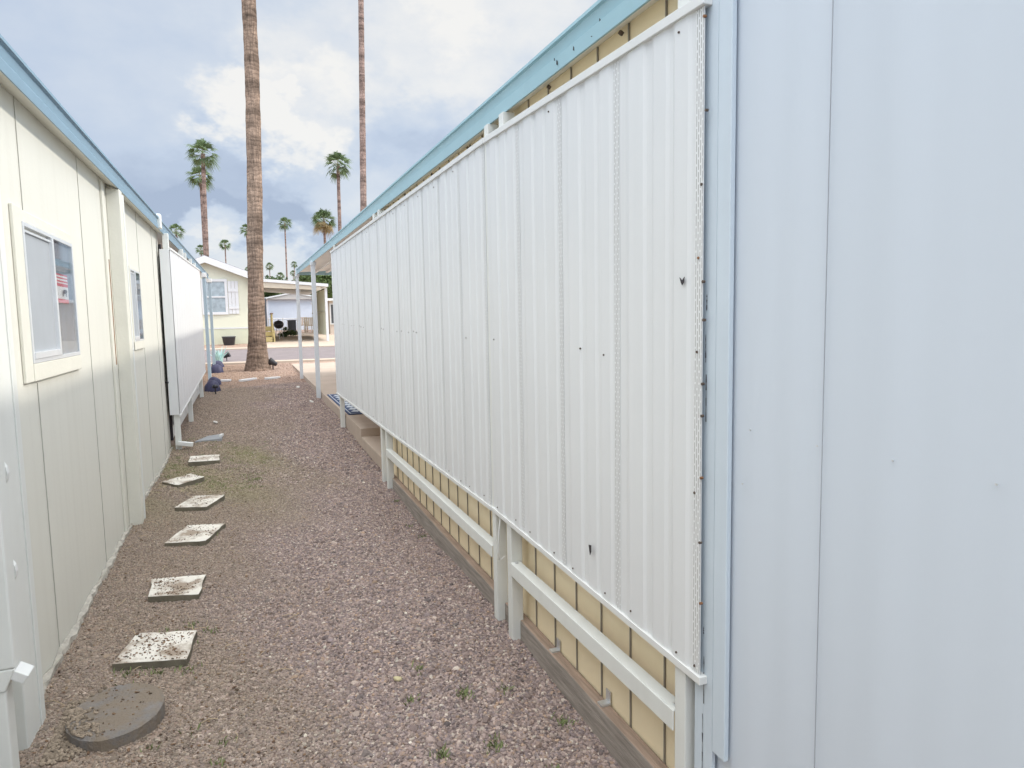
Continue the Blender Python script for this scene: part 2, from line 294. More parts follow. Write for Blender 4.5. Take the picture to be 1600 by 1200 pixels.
# ------------------------------------------------------------------ mesh helpers
class MB:
    def __init__(s): s.v = []; s.f = []; s.mi = []; s.sm = []; s.mats = []
    def _add(s, vs, fs, m=0, smooth=False):
        b = len(s.v); s.v += [tuple(map(float, p)) for p in vs]
        for f in fs: s.f.append([b + i for i in f]); s.mi.append(m); s.sm.append(smooth)
        return s
    def box(s, x0, x1, y0, y1, z0, z1, m=0, fn=None):
        vs = [(x, y, z) for z in (z0, z1) for y in (y0, y1) for x in (x0, x1)]
        if fn: vs = [fn(*p) for p in vs]
        return s._add(vs, [(0, 2, 3, 1), (4, 5, 7, 6), (0, 1, 5, 4), (2, 6, 7, 3), (0, 4, 6, 2), (1, 3, 7, 5)], m)
    def hexa(s, lo, hi, m=0):
        """eight corners: four below, four above, same winding"""
        return s._add(list(lo) + list(hi), [(3, 2, 1, 0), (4, 5, 6, 7), (0, 1, 5, 4), (1, 2, 6, 5), (2, 3, 7, 6), (3, 0, 4, 7)], m)
    def obox(s, c, size, rot=(0, 0, 0), m=0):
        from mathutils import Euler
        R = Euler(rot).to_matrix(); hx, hy, hz = [k/2 for k in size]
        vs = [Vector(c) + R @ Vector((x, y, z)) for z in (-hz, hz) for y in (-hy, hy) for x in (-hx, hx)]
        return s._add(vs, [(0, 2, 3, 1), (4, 5, 7, 6), (0, 1, 5, 4), (2, 6, 7, 3), (0, 4, 6, 2), (1, 3, 7, 5)], m)
    def tube(s, pts, rad, n=8, m=0, cap=True):
        pts = [Vector(p) for p in pts]; k = len(pts)
        if not hasattr(rad, '__len__'): rad = [rad]*k
        rings = []
        for i, p in enumerate(pts):
            t = (pts[min(i + 1, k - 1)] - pts[max(i - 1, 0)]).normalized()
            a = t.orthogonal().normalized() if i == 0 else (a - t*a.dot(t)).normalized()
            b = t.cross(a)
            rings.append([p + (a*math.cos(2*math.pi*j/n) + b*math.sin(2*math.pi*j/n))*rad[i] for j in range(n)])
        vs = [q for r in rings for q in r]
        fs = [(i*n + j, i*n + (j + 1) % n, (i + 1)*n + (j + 1) % n, (i + 1)*n + j) for i in range(k - 1) for j in range(n)]
        s._add(vs, fs, m, True)
        if cap: s._add(rings[0][::-1], [tuple(range(n))], m); s._add(rings[-1], [tuple(range(n))], m)
        return s
    def sweep(s, prof, stations, closed=True, m=0, caps=True, smooth=False):
        """prof: list of (x,z); stations: list of functions / offsets (y, dx, dz)"""
        n = len(prof); vs = []
        for (y, dx, dz) in stations: vs += [(x + dx, y, z + dz) for x, z in prof]
        fs = []
        for i in range(len(stations) - 1):
            for j in range(n if closed else n - 1):
                a, b = j, (j + 1) % n
                fs.append((i*n + a, i*n + b, (i + 1)*n + b, (i + 1)*n + a))
        s._add(vs, fs, m, smooth)
        if caps and closed:
            s._add(vs[:n][::-1], [tuple(range(n))], m); s._add(vs[-n:], [tuple(range(n))], m)
        return s
    def lathe(s, prof, c, n=20, m=0, smooth=True):
        vs = [(c[0] + r*math.cos(2*math.pi*j/n), c[1] + r*math.sin(2*math.pi*j/n), c[2] + z) for r, z in prof for j in range(n)]
        fs = [(i*n + j, i*n + (j + 1) % n, (i + 1)*n + (j + 1) % n, (i + 1)*n + j) for i in range(len(prof) - 1) for j in range(n)]
        return s._add(vs, fs, m, smooth)
    def build(s, name, m, parent=None, bevel=0., org=None):
        me = bpy.data.meshes.new(name)
        V = np.array(s.v)
        if parent is not None: o0 = np.array(parent['_o'])
        elif org is not None: o0 = np.array(org, float)
        else: o0 = np.array(((V[:, 0].min() + V[:, 0].max())/2, (V[:, 1].min() + V[:, 1].max())/2, V[:, 2].min()))
        me.from_pydata((V - o0).tolist(), [], s.f); 
        for x in (m if isinstance(m, (list, tuple)) else [m]): me.materials.append(x)
        me.polygons.foreach_set('material_index', s.mi); me.polygons.foreach_set('use_smooth', s.sm)
        import bmesh
        bm = bmesh.new(); bm.from_mesh(me); bmesh.ops.recalc_face_normals(bm, faces=bm.faces); bm.to_mesh(me); bm.free()
        o = bpy.data.objects.new(name, me); COL.objects.link(o)
        if parent is not None:
            o.parent = parent; o['_o'] = o0.tolist()
        else:
            o.location = o0; o['_o'] = o0.tolist()
        if bevel:
            b = o.modifiers.new('edge', 'BEVEL'); b.width = bevel; b.segments = 2; b.limit_method = 'ANGLE'
        return o
def tag(o, label=None, cat=None, group=None, kind=None):
    if label: o['label'] = label
    if cat: o['category'] = cat
    if group: o['group'] = group
    if kind: o['kind'] = kind
    return o
def thing(name, org, label, cat, group=None):
    o = bpy.data.objects.new(name, None); COL.objects.link(o); o.location = org; o['_o'] = [float(k) for k in org]; o.empty_display_size = .1
    return tag(o, label, cat, group)
def np_mesh(name, V, FC, tint, m, kind=None, org=(0, 0, 0), parent=None, smooth=False):
    """V (n,3); FC (k,3 or 4); tint (n,3)"""
    me = bpy.data.meshes.new(name); V = np.asarray(V, np.float32) - np.array(org, np.float32); FC = np.asarray(FC, np.int32); k = FC.shape[1]
    me.vertices.add(len(V)); me.vertices.foreach_set('co', V.ravel())
    me.loops.add(FC.size); me.loops.foreach_set('vertex_index', FC.ravel())
    me.polygons.add(len(FC)); me.polygons.foreach_set('loop_start', np.arange(0, FC.size, k, dtype=np.int32)); me.polygons.foreach_set('loop_total', np.full(len(FC), k, np.int32))
    me.polygons.foreach_set('use_smooth', np.full(len(FC), smooth))
    at = me.attributes.new('tint', 'FLOAT_COLOR', 'POINT'); at.data.foreach_set('color', np.c_[np.asarray(tint, np.float32), np.ones(len(V), np.float32)].ravel())
    me.update(calc_edges=True); me.materials.append(m)
    o = bpy.data.objects.new(name, me); COL.objects.link(o)
    if parent is not None: o.parent = parent
    else: o.location = org
    if kind: o['kind'] = kind
    return o

# ------------------------------------------------------------------ terrain
PY = [-30, 8, 12, 16, 20, 21.4, 27.2, 30, 45, 700]; PZ = [0, 0, .08, .12, .21, .27, .50, .62, .95, .95]
def sstep(a, b, x): t = np.clip((np.asarray(x, float) - a)/(b - a), 0, 1); return t*t*(3 - 2*t)
def zg(x, y):
    x = np.asarray(x, float); y = np.asarray(y, float)
    z = np.interp(y, PY, PZ)
    near = sstep(20, 14, y)*sstep(3, 1.2, np.abs(x))
    z = z + near*(.035*sstep(.2, .7, x)*sstep(1.9, 3.2, y) - .055*sstep(.75, 1.1, x)*sstep(7, 5.5, y) + .03*sstep(.7, 1.0, x)*sstep(6.5, 9, y) - .03*sstep(.3, 1.0, x)*sstep(2.6, 1.5, y))
    z = z + near*(.010*np.sin(x*3.1 + y*1.7) + .008*np.sin(x*5.3 - y*2.9) + .004*np.sin(11*x + 7*y))
    z = z - .012*np.exp(-((x + .05)/.4)**2)*near
    return z
xs = np.unique(np.r_[np.linspace(-1.6, 1.6, 81), [-400, -150, -60, -30, -15, -8, -5, -3, -2, 2, 3, 5, 8, 15, 30, 60, 150, 400]])
ys = np.unique(np.r_[np.linspace(-2, 22, 241), np.linspace(22, 46, 49), [-60, -30, -15, -6, -4, 60, 80, 120, 200, 400, 700]])
XX, YY = np.meshgrid(xs, ys); ZZ = zg(XX, YY); nx = len(xs)
ii, jj = np.meshgrid(np.arange(len(ys) - 1), np.arange(nx - 1), indexing='ij'); a = (ii*nx + jj).ravel()
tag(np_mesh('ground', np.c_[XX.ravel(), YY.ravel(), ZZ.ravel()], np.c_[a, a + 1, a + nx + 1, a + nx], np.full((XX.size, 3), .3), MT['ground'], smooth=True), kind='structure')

# loose gravel: irregular little stones, purple-grey on the right, browner on the left
def icosa():
    p = (1 + 5**.5)/2
    v = np.array([(-1, p, 0), (1, p, 0), (-1, -p, 0), (1, -p, 0), (0, -1, p), (0, 1, p), (0, -1, -p), (0, 1, -p), (p, 0, -1), (p, 0, 1), (-p, 0, -1), (-p, 0, 1)], float)
    f = np.array([(0, 11, 5), (0, 5, 1), (0, 1, 7), (0, 7, 10), (0, 10, 11), (1, 5, 9), (5, 11, 4), (11, 10, 2), (10, 7, 6), (7, 1, 8), (3, 9, 4), (3, 4, 2), (3, 2, 6), (3, 6, 8), (3, 8, 9), (4, 9, 5), (2, 4, 11), (6, 2, 10), (8, 6, 7), (9, 8, 1)])
    return v/np.linalg.norm(v[0]), f
ICV, ICF = icosa()
def blobs(P, rad, tint, flat=(.5, .8), lift=.2):
    n = len(P); rot = RNG.random(n)*6.283; R = np.zeros((n, 3, 3)); c, s_ = np.cos(rot), np.sin(rot)
    R[:, 0, 0] = c; R[:, 0, 1] = -s_; R[:, 1, 0] = s_; R[:, 1, 1] = c; R[:, 2, 2] = 1
    tl = (RNG.random((n, 2)) - .5)*1.0; R2 = np.tile(np.eye(3), (n, 1, 1)); R2[:, 0, 2] = tl[:, 0]; R2[:, 2, 0] = -tl[:, 0]; R2[:, 1, 2] = tl[:, 1]; R2[:, 2, 1] = -tl[:, 1]
    sc = np.c_[RNG.uniform(.8, 1.35, n), RNG.uniform(.7, 1.1, n), RNG.uniform(*flat, n)]*rad[:, None]
    v = ICV[None]*(1 + RNG.uniform(-.22, .22, (n, 12, 1)))
    v = np.einsum('nij,nkj->nki', R2 @ R, v*sc[:, None, :])
    v = v + P[:, None, :]; v[:, :, 2] += (rad*lift)[:, None]
    f = ICF[None] + (np.arange(n)*12)[:, None, None]
    return v.reshape(-1, 3), f.reshape(-1, 3), np.repeat(tint, 12, 0)
PAL = np.array([(.20, .15, .15), (.27, .205, .20), (.33, .255, .245), (.38, .30, .28), (.24, .19, .20), (.30, .22, .20), (.45, .38, .35), (.16, .13, .135), (.34, .24, .19), (.56, .50, .46)])
PW = np.array([.14, .2, .17, .1, .14, .1, .04, .06, .045, .005]); PW /= PW.sum()
def gravel(n, xa, xb, ya, yb, r0, r1, bias):
    x = RNG.uniform(xa, xb, n); u = RNG.random(n); y = ya + (yb - ya)*u**bias
    z = zg(x, y); t = PAL[RNG.choice(len(PAL), n, p=PW)]*RNG.uniform(.68, 1.32, (n, 1))*np.array((1.18, 1.20, 1.12))
    br = sstep(.25, -.55, x - .5*sstep(3.0, 5.5, y) + .25*np.sin(y*1.7) + .15*np.sin(y*4.1 + x*6))
    gm = sstep(.6, -.1, x)*sstep(5.0, 6.8, y)*sstep(9.6, 7.8, y)*(.5 + .5*np.sin(x*7 + y*3.3))*.85
    t = t*(1 - gm[:, None]) + gm[:, None]*np.array((.29, .28, .13))
    t = t*(1 - br[:, None]*.55) + br[:, None]*.55*np.array((.335, .275, .20))*RNG.uniform(.6, 1.3, (n, 1))
    r = RNG.uniform(r0, r1, n)*(1 - .25*br)
    keep = RNG.random(n) > br*.25
    return np.c_[x, y, z][keep], r[keep], t[keep]
parts = [gravel(185000, -.86, 1.16, 1.35, 6.4, .0040, .0092, 1.3), gravel(70000, -.80, 1.2, 6.0, 16.0, .007, .0135, 1.0)]
parts.append(gravel(900, -.8, 1.12, 1.6, 9.0, .011, .019, 1.2))
P = np.concatenate([p[0] for p in parts]); r = np.concatenate([p[1] for p in parts]); t = np.concatenate([p[2] for p in parts])
tag(np_mesh('gravel', *blobs(P, r, t), MT['stones'], 'stuff'), 'loose purple and brown gravel covering the side yard', 'gravel')
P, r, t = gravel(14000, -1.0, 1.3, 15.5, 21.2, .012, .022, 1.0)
t = t*.45 + np.array((.46, .32, .24))*.6  # sunlit warmth and brightness mixed into the stone tint
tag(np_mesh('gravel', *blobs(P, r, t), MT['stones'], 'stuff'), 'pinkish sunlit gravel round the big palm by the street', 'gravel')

def blades(name, centres, label, cat):
    V = []; Fc = []; T = []
    for (cx_, cy_, rr, n, h) in centres:
        for _ in range(n):
            a = random.random()*6.28; q = rr*abs(random.gauss(0, .55)); x, y = cx_ + q*math.cos(a), cy_ + q*math.sin(a)
            z = float(zg(x, y)); hh = h*random.uniform(.5, 1.2); b = random.random()*6.28; w = .0028; l = hh*.7
            dx, dy = math.cos(b), math.sin(b); i = len(V)
            V += [(x - dy*w, y + dx*w, z), (x + dy*w, y - dx*w, z), (x + dx*l*.45 - dy*w*.7, y + dy*l*.45 + dx*w*.7, z + hh*.75), (x + dx*l, y + dy*l, z + hh)]
            Fc += [(i, i + 1, i + 2), (i + 1, i + 3, i + 2)]; g = random.uniform(.7, 1.2)
            T += [(.23*g, .27*g, .12*g)]*4
    tag(np_mesh(name, V, Fc, T, MT['grass'], 'stuff'), label, cat)
gr = []
for px, py, n in ((725, 1088, 70), (880, 1108, 60), (770, 1155, 55), (690, 1175, 45), (790, 1075, 25), (640, 1096, 28), (868, 1180, 26), (655, 1055, 30), (345, 1148, 16), (340, 1180, 12), (300, 1130, 8), (240, 1165, 8), (660, 830, 24), (640, 815, 20), (620, 780, 24)):
    q = at_z(px, py, .01); gr.append((q[0], q[1], .045, n, .022))
for _ in range(110):
    px, py = random.uniform(230, 420), random.uniform(690, 760); q = at_z(px, py, .0); gr.append((q[0], q[1], .09, 22, .016))
for px, py in ((290, 1045), (240, 1050), (200, 1052), (330, 985), (260, 985), (300, 975), (240, 925), (330, 838)):
    q = at_z(px, py, .0); gr.append((q[0], q[1], .07, 26, .02))
blades('grass', gr, 'thin green weeds sprouting through the gravel', 'weeds')

# ------------------------------------------------------------------ street and slabs
def strip(name, x0, x1, y0, y1, dz, thick, m, n=12, label=None):
    b = MB(); yy = np.linspace(y0, y1, n + 1)
    for i in range(n):
        za, zb = float(np.interp(yy[i], PY, PZ)) + dz, float(np.interp(yy[i + 1], PY, PZ)) + dz
        lo = [(x0, yy[i], za - thick), (x1, yy[i], za - thick), (x1, yy[i + 1], zb - thick), (x0, yy[i + 1], zb - thick)]
        hi = [(x0, yy[i], za), (x1, yy[i], za), (x1, yy[i + 1], zb), (x0, yy[i + 1], zb)]
        b._add(hi, [(0, 1, 2, 3)])
        b._add([lo[0], lo[1], hi[1], hi[0]], [(0, 1, 2, 3)]) if i == 0 else None
        b._add([lo[3], lo[2], hi[2], hi[3]], [(0, 1, 2, 3)]) if i == n - 1 else None
        b._add([lo[0], hi[0], hi[3], lo[3]], [(0, 1, 2, 3)]); b._add([lo[1], hi[1], hi[2], lo[2]], [(0, 1, 2, 3)])
    return tag(b.build(name, m), kind='structure')
strip('road', -120, 120, 21.75, 26.9, .012, .03, MT['asphalt'])
strip('kerb', -120, 120, 21.35, 21.75, .05, .09, MT['kerb'], 4)
strip('kerb', -120, 120, 26.9, 27.4, .05, .09, MT['kerb'], 4)
strip('driveway', *[at_y(406, 530, 29)[0], 9.0], 27.4, 40, .02, .05, MT['kerb'], 10)

K = .009
def T(c, y, z): return (c + K*y, y, z)                     # frame of the right-hand house: its wall drifts half a degree
def tb(mb, c0, c1, y0, y1, z0, z1, m=0): return mb.box(c0, c1, y0, y1, z0, z1, m, fn=T)
SLZ = .25
b = MB(); tb(b, 1.12, 6.5, 7.75, 21.3, -.1, SLZ)
tag(b.build('patio', MT['concrete'], bevel=.008), kind='structure')
b = MB(); tb(b, 1.12, 6.5, 6.16, 7.746, -.1, .16)
tag(b.build('patio_step', MT['concrete'], bevel=.01), kind='structure')

# ------------------------------------------------------------------ right-hand house
rh = thing('mobile_home', (3.3, 5, 0), 'yellow mobile home on the right with a pale teal gutter and white posts', 'house')
ZW0, SL, WC = 2.325, .0125, 1.145
b = MB(); n0, n1 = 1.62, 6.08
b._add([T(WC, n0, -.05), T(WC, n1, -.05), T(WC, n1, ZW0 + SL*n1), T(WC, n0, ZW0 + SL*n0)], [(0, 1, 2, 3)])
b._add([T(WC, n1, -.05), T(5.6, n1, -.05), T(5.6, n1, 2.5), T(WC, n1, ZW0 + SL*n1)], [(0, 1, 2, 3)])
b._add([T(5.6, n0, -.05), T(5.6, n1, -.05), T(5.6, n1, 2.5), T(5.6, n0, 2.5)], [(0, 1, 2, 3)])
gy = [1.726 + .2043*i for i in range(-1, 34)]
b.build('wall', MT['yellow_wall'], rh)
for y in gy:
    if n0 < y < n1: b = MB(); tb(b, WC - .006, WC - .001, y - .0028, y + .0028, -.04, ZW0 + SL*y - .004); b.build('wall_groove', MT['groove'], rh)
FC = 1.07
def fz(y): return 2.311 + .0136*(y - 1.724)                  # underside of the gutter
prof = [(FC, 0), (FC - .004, .046), (FC + .010, .058), (FC + .002, .094), (FC - .009, .097), (FC - .009, .108), (FC + .05, .108), (FC + .05, .102), (FC + .012, .094), (FC + .008, .0)]
sta = [(y, K*y, fz(y)) for y in np.linspace(-4, 16.35, 30)]
fa = MB().sweep(prof, sta).build('gutter', MT['blue_right'], rh)
b = MB()
for px, py in ((937, 33), (924, 55), (896, 76), (866, 93), (870, 98)):
    q = at_x(px, py, FC + K*2.2 - .0035); s_ = random.uniform(.004, .007)
    b = MB(); b._add([(q[0], q[1] - s_, q[2] - s_*1.5), (q[0], q[1] + s_*.8, q[2] - s_*.6), (q[0], q[1] + s_*.3, q[2] + s_*1.6), (q[0], q[1] - s_*.9, q[2] + s_*.6)], [(0, 1, 2, 3)]); b.build('paint_chip', MT['dark'], fa)
b = MB()
ye = np.linspace(1.62, 6.08, 6)
for i in range(5):
    y0, y1 = ye[i], ye[i + 1]
    b._add([T(FC + .009, y0, fz(y0) + .004), T(FC + .009, y1, fz(y1) + .004), T(WC, y1, ZW0 + SL*y1), T(WC, y0, ZW0 + SL*y0)], [(0, 1, 2, 3)])
so = b.build('soffit', MT['soffit'], rh)
b = MB()
for y in (1.95, 2.5, 3.55, 4.3, 5.1, 5.9): 
    q = T(FC + .055, y, fz(y) + .008); b = MB(); b.obox(q, (.012, .012, .012), (.5, .4, .3)); b.build('screw', MT['screw'], so)
b = MB()                                                   # roof over house and patio, with a ribbed underside over the patio
b.hexa([T(FC + .03, -4, fz(-4) + .05), T(6, -4, 2.75), T(6, 16.35, 2.85), T(FC + .03, 16.35, fz(16.35) + .05)],
       [T(FC + .03, -4, fz(-4) + .10), T(6, -4, 2.95), T(6, 16.35, 3.05), T(FC + .03, 16.35, fz(16.35) + .10)])
b.build('roof', MT['soffit'], rh)
b = MB()
for i in range(1, 18):
    c = FC + .08 + i*.28; u = (c - FC - .03)/(6 - FC - .03)
    z0, z1 = fz(6.2)*(1 - u) + 2.80*u + .02, fz(16.3)*(1 - u) + 2.85*u + .02
    b.hexa([T(c, 6.2, z0 - .018), T(c + .05, 6.2, z0 - .018), T(c + .05, 16.3, z1 - .018), T(c, 16.3, z1 - .018)], [T(c, 6.2, z0 + .01), T(c + .05, 6.2, z0 + .01), T(c + .05, 16.3, z1 + .01), T(c, 16.3, z1 + .01)])
b.build('ceiling_rib', MT['soffit'], rh)
b = MB(); tb(b, FC + .01, 6, 16.36, 16.40, fz(16.35) - .005, fz(16.35) + .10); b.build('end_gutter', MT['blue_right'], rh)
def post(c, y, w, d, zt, m, par, name='support_post', z0=None):
    x = c + K*y; zb = (float(zg(x, y)) if z0 is None else z0) - .03
    b = MB(); tb(b, c - d/2, c + d/2, y - w/2, y + w/2, zb, zt)
    p = b.build(name, m, par, bevel=.003); return p
for y, w in ((1.525, .05), (2.86, .055), (3.06, .05), (5.86, .055), (6.10, .05)):
    post(1.085, y, w, .055, fz(y) - .001, MT['white_post'], rh)
post(1.085, 9.05, .055, .055, fz(9.05) - .001, MT['white_post'], rh)
for y in (12.2, 16.2):
    p = post(1.075, y, .07, .07, fz(y) + .02, MT['grey_post'], rh)
    b = MB(); tb(b, 1.03, 1.125, y - .05, y + .05, fz(y) - .05, fz(y) + .0); b.build('post_cap', MT['grey_post'], p)
b = MB(); b.tube([T(1.06, 2.965, .55), T(1.045, 2.96, .45), T(1.04, 2.96, .36), T(1.05, 2.965, .32), T(1.075, 2.97, .33)], .004, 6); b.build('cable', MT['white_rail'], rh)
def rail(y0, y1, z, par):
    b = MB(); tb(b, 1.052, 1.058, y0, y1, z - .06, z); tb(b, 1.058, 1.10, y0, y1, z - .006, z)
    r_ = b.build('lower_rail', MT['white_post'], par, bevel=.002)
    for y in (y0 + .02, y1 - .02): b = MB(); b.obox(T(1.075, y, z + .003), (.012, .012, .006)); b.build('bolt', MT['zinc'], r_)
rail(1.551, 2.83, .352, rh); rail(3.09, 5.86, .352, rh)

# weathered sleeper along the foot of the yellow wall, with its zinc angle brackets
st = thing('timber_sleeper', T(1.13, 3.5, 0), 'weathered grey timber sleeper along the foot of the yellow wall', 'timber')
def sleeper(y0, y1, zt0, zt1):
    b = MB(); b.hexa([T(1.096, y0, -.12), T(1.142, y0, -.12), T(1.142, y1, -.12), T(1.096, y1, -.12)], [T(1.096, y0, zt0), T(1.142, y0, zt0), T(1.142, y1, zt1), T(1.096, y1, zt1)])
    me = b.build('board', [MT['timber'], MT['timber_top']], st, bevel=.006)
    for p in me.data.polygons:
        if p.normal.z > .7: p.material_index = 1
sleeper(1.56, 2.99, .065, .075); sleeper(3.0, 6.12, .077, .10)
for px, py in ((948, 1096), (869, 1018), (806, 948)):
    q = at_x(px, py, 1.13 + K*2.3); y = q[1]; z = .0685
    b = MB(); tb(b, 1.103, 1.141, y - .016, y + .016, z + .001 + .0, z + .008); tb(b, 1.1375, 1.141, y - .016, y + .016, z + .0082, z + .05); b.build('bracket', MT['zinc'], st)

# sun-shade panels of corrugated white aluminium bolted between the posts
def shade(name, y0, y1, zt0, zt1, zb0, zb1, mod, label, frame=T, c=1.06, sgn=1, start=0, far=False, group='corrugated sunshade panels'):
    o0 = frame(c, (y0 + y1)/2, min(zb0, zb1)); root = thing(name, o0, label, 'sunshade', group)
    zt = lambda y: zt0 + (zt1 - zt0)*(y - y0)/(y1 - y0); zb = lambda y: zb0 + (zb1 - zb0)*(y - y0)/(y1 - y0)
    d = .0068*sgn
    prof = [(.036, -.0024*sgn), (.048, -.0024*sgn), (.062, -d), (.120, -d), (.134, -d*.15), (.150, -d*.15), (.164, -d*.8), (.222, -d*.8), (.236, -d*.1), (.262, -d*.1), (.276, -d), (.352, -d), (.376, -.0024*sgn), (.41, -.0024*sgn)]
    pts = []; ystrip = []; y = y0 - start
    k = mod/.41
    while y < y1:
        ystrip.append(y)
        pts += [(y, -.0024*sgn)] + [(y + a_*k, o_) for a_, o_ in prof]; y += mod
    pts = [(min(max(a_, y0), y1), o_) for a_, o_ in pts]
    P2 = [pts[0]]
    for p in pts[1:]:
        if p[0] > P2[-1][0] + 1e-5: P2.append(p)
    vs = []; jit = lambda y: .0003*math.sin(y*9) + .0002*math.sin(y*23)
    nz_ = 5
    for a_, o_ in P2:
        for q in range(nz_):
            u = q/(nz_ - 1); z = zb(a_) + (zt(a_) - zb(a_))*u
            vs.append(frame(c + o_ + jit(a_ + u*1.3), a_, z))
    fs = [(i*nz_ + q, (i + 1)*nz_ + q, (i + 1)*nz_ + q + 1, i*nz_ + q + 1) for i in range(len(P2) - 1) for q in range(nz_ - 1)]
    b = MB(); b._add(vs, fs); sh = b.build('sheet', MT['white_alu'], root)
    so_ = sh.modifiers.new('gauge', 'SOLIDIFY'); so_.thickness = .0014; so_.offset = 0
    for y in ystrip:
        if y < y0 - .001 or y + .034 > y1: continue
        b = MB(); e = -.0036*sgn
        b.hexa([frame(c + e, y + .002, zb(y) + .004), frame(c + e, y + .034, zb(y) + .004), frame(c + e - .001, y + .034, zb(y) + .004), frame(c + e - .001, y + .002, zb(y) + .004)],
               [frame(c + e, y + .002, zt(y) - .004), frame(c + e, y + .034, zt(y) - .004), frame(c + e - .001, y + .034, zt(y) - .004), frame(c + e - .001, y + .002, zt(y) - .004)])
        ps = b.build('perforated_strip', [MT['white_perf'], MT['white_alu']], root)
        for p in ps.data.polygons:
            if abs(p.normal.x) < .7: p.material_index = 1
    def bar(nm, z0f, lo, hi, cc0, cc1):
        b = MB(); c0, c1 = sorted((cc0, cc1))
        b.hexa([frame(c0, y0 - .01, z0f(y0) + lo), frame(c1, y0 - .01, z0f(y0) + lo), frame(c1, y1 + .01, z0f(y1) + lo), frame(c0, y1 + .01, z0f(y1) + lo)],
               [frame(c0, y0 - .01, z0f(y0) + hi), frame(c1, y0 - .01, z0f(y0) + hi), frame(c1, y1 + .01, z0f(y1) + hi), frame(c0, y1 + .01, z0f(y1) + hi)])
        return b.build(nm, MT['white_rail'], root, bevel=.0015)
    tr = bar('top_rail', zt, -.004, .021, c - .016*sgn, c + .012*sgn)
    br_ = bar('bottom_rail', zb, -.022, -.001, c - .012*sgn, c + .014*sgn)
    if not far:
        def scr(y, z, r_=.0030):
            b = MB(); q = frame(c - d*1.0 - .003*sgn, y, z); b.tube([(q[0] + .004, q[1], q[2]), (q[0] - .001, q[1], q[2])], r_, 8); b.build('screw', MT['screw'], root)
        for y in P2:
            pass
        zs = lambda y: 1.335 + .012*(y - 2)
        for i, y in enumerate(ystrip):
            for u in (.10, .27, .345):
                yy = y + u*k
                if y0 < yy < y1:
                    scr(yy, zs(yy) + random.uniform(-.008, .008)) if random.random() < (.62 if y0 < 2 else .30) else None
                    if u != .27 and random.random() < (.8 if y0 < 2 else .3): scr(yy, zb(yy) + random.uniform(.014, .03))
                    if u == .10 and random.random() < .6: scr(yy, zt(yy) - random.uniform(.025, .05))
    return root
near = shade('sunshade_panel', 1.435, 3.055, 2.187, 2.250, .512, .552, .405, 'nearer corrugated white sunshade panel, small tear low down, beside the plain shed wall')
shade('sunshade_panel', 3.085, 9.33, 2.252, 2.335, .55, .518, .404, 'long corrugated white sunshade panel reaching from the paired posts to the blue doormat')
for px, py in ((px - 5, py) for px, py in ((1101, 288), (1096, 403), (1103, 440), (1104, 500), (1094, 550), (1102, 600), (1101, 650), (1100, 747), (1090, 770), (1098, 848), (1099, 943), (1090, 1040), (1105, 25), (1108, 172))):
    q = at_x(px, py, 1.06 + K*1.45 - .0055); b = MB(); b.tube([(q[0] + .006, q[1], q[2]), (q[0] - .0015, q[1], q[2])], .0036, 8); b.build('screw', MT['rusty_edge'] if py % 2 else MT['screw'], near)
def tear(poly, name):
    b = MB(); vs = []
    for px, py in poly: vs.append(at_x(px, py, 1.06 + K*1.9 - .0165))
    b._add(vs + [(v[0] - .001, v[1], v[2]) for v in vs], [tuple(range(len(vs))), tuple(range(len(vs), 2*len(vs)))]); b.build(name, MT['dark'], near)
tear([(920, 851), (924, 852), (924, 862), (922, 868), (921, 860)], 'tear'); tear([(1062, 433), (1066, 438), (1070, 432), (1069, 441), (1066, 446), (1064, 441)], 'tear')

# ------------------------------------------------------------------ plain white shed wall on the right
sh = thing('shed', (1.2, -1, -.05), 'plain white shed wall with thin vertical seams at the right edge', 'shed')
SCN = 1.09
seams = [1.070, .22, -.60, -1.42, -2.24, -3.06]
b = MB(); yy = list(np.r_[np.linspace(-4, -.4, 80), np.linspace(-.38, 1.48, 260)]); 
for i in range(len(yy) - 1):                                # oil-canning: shallow vertical ripples of the thin sheet
    f = lambda y: SCN + .0016*math.sin(y*19) + .0012*math.sin(y*31 + 1) + .0008*math.sin(y*53)
    b._add([T(f(yy[i]), yy[i], -.15), T(f(yy[i + 1]), yy[i + 1], -.15), T(f(yy[i + 1]), yy[i + 1], 2.34), T(f(yy[i]), yy[i], 2.34)], [(0, 1, 2, 3)], smooth=True)
b._add([T(SCN, 1.48, -.15), T(3.5, 1.48, -.15), T(3.5, 1.48, 2.30), T(SCN, 1.48, 2.30)], [(0, 1, 2, 3)])
b._add([T(SCN, -4, -.15), T(3.5, -4, -.15), T(3.5, -4, 2.34), T(SCN, -4, 2.34)], [(0, 1, 2, 3)])
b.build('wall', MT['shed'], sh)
for y in seams: b = MB(); tb(b, SCN - .0062, SCN - .004, y - .0005, y + .0005, -.14, 2.33); b.build('wall_seam', MT['seam'], sh)
b = MB(); tb(b, SCN - .018, SCN - .006, 1.402, 1.478, -.15, 2.30); tc_ = b.build('corner_board', MT['shed_trim'], sh, bevel=.002)
b = MB(); tb(b, SCN - .020, SCN - .006, 1.350, 1.399, .32, 2.30); b.build('batten', MT['shed_trim'], sh, bevel=.002)
b = MB()
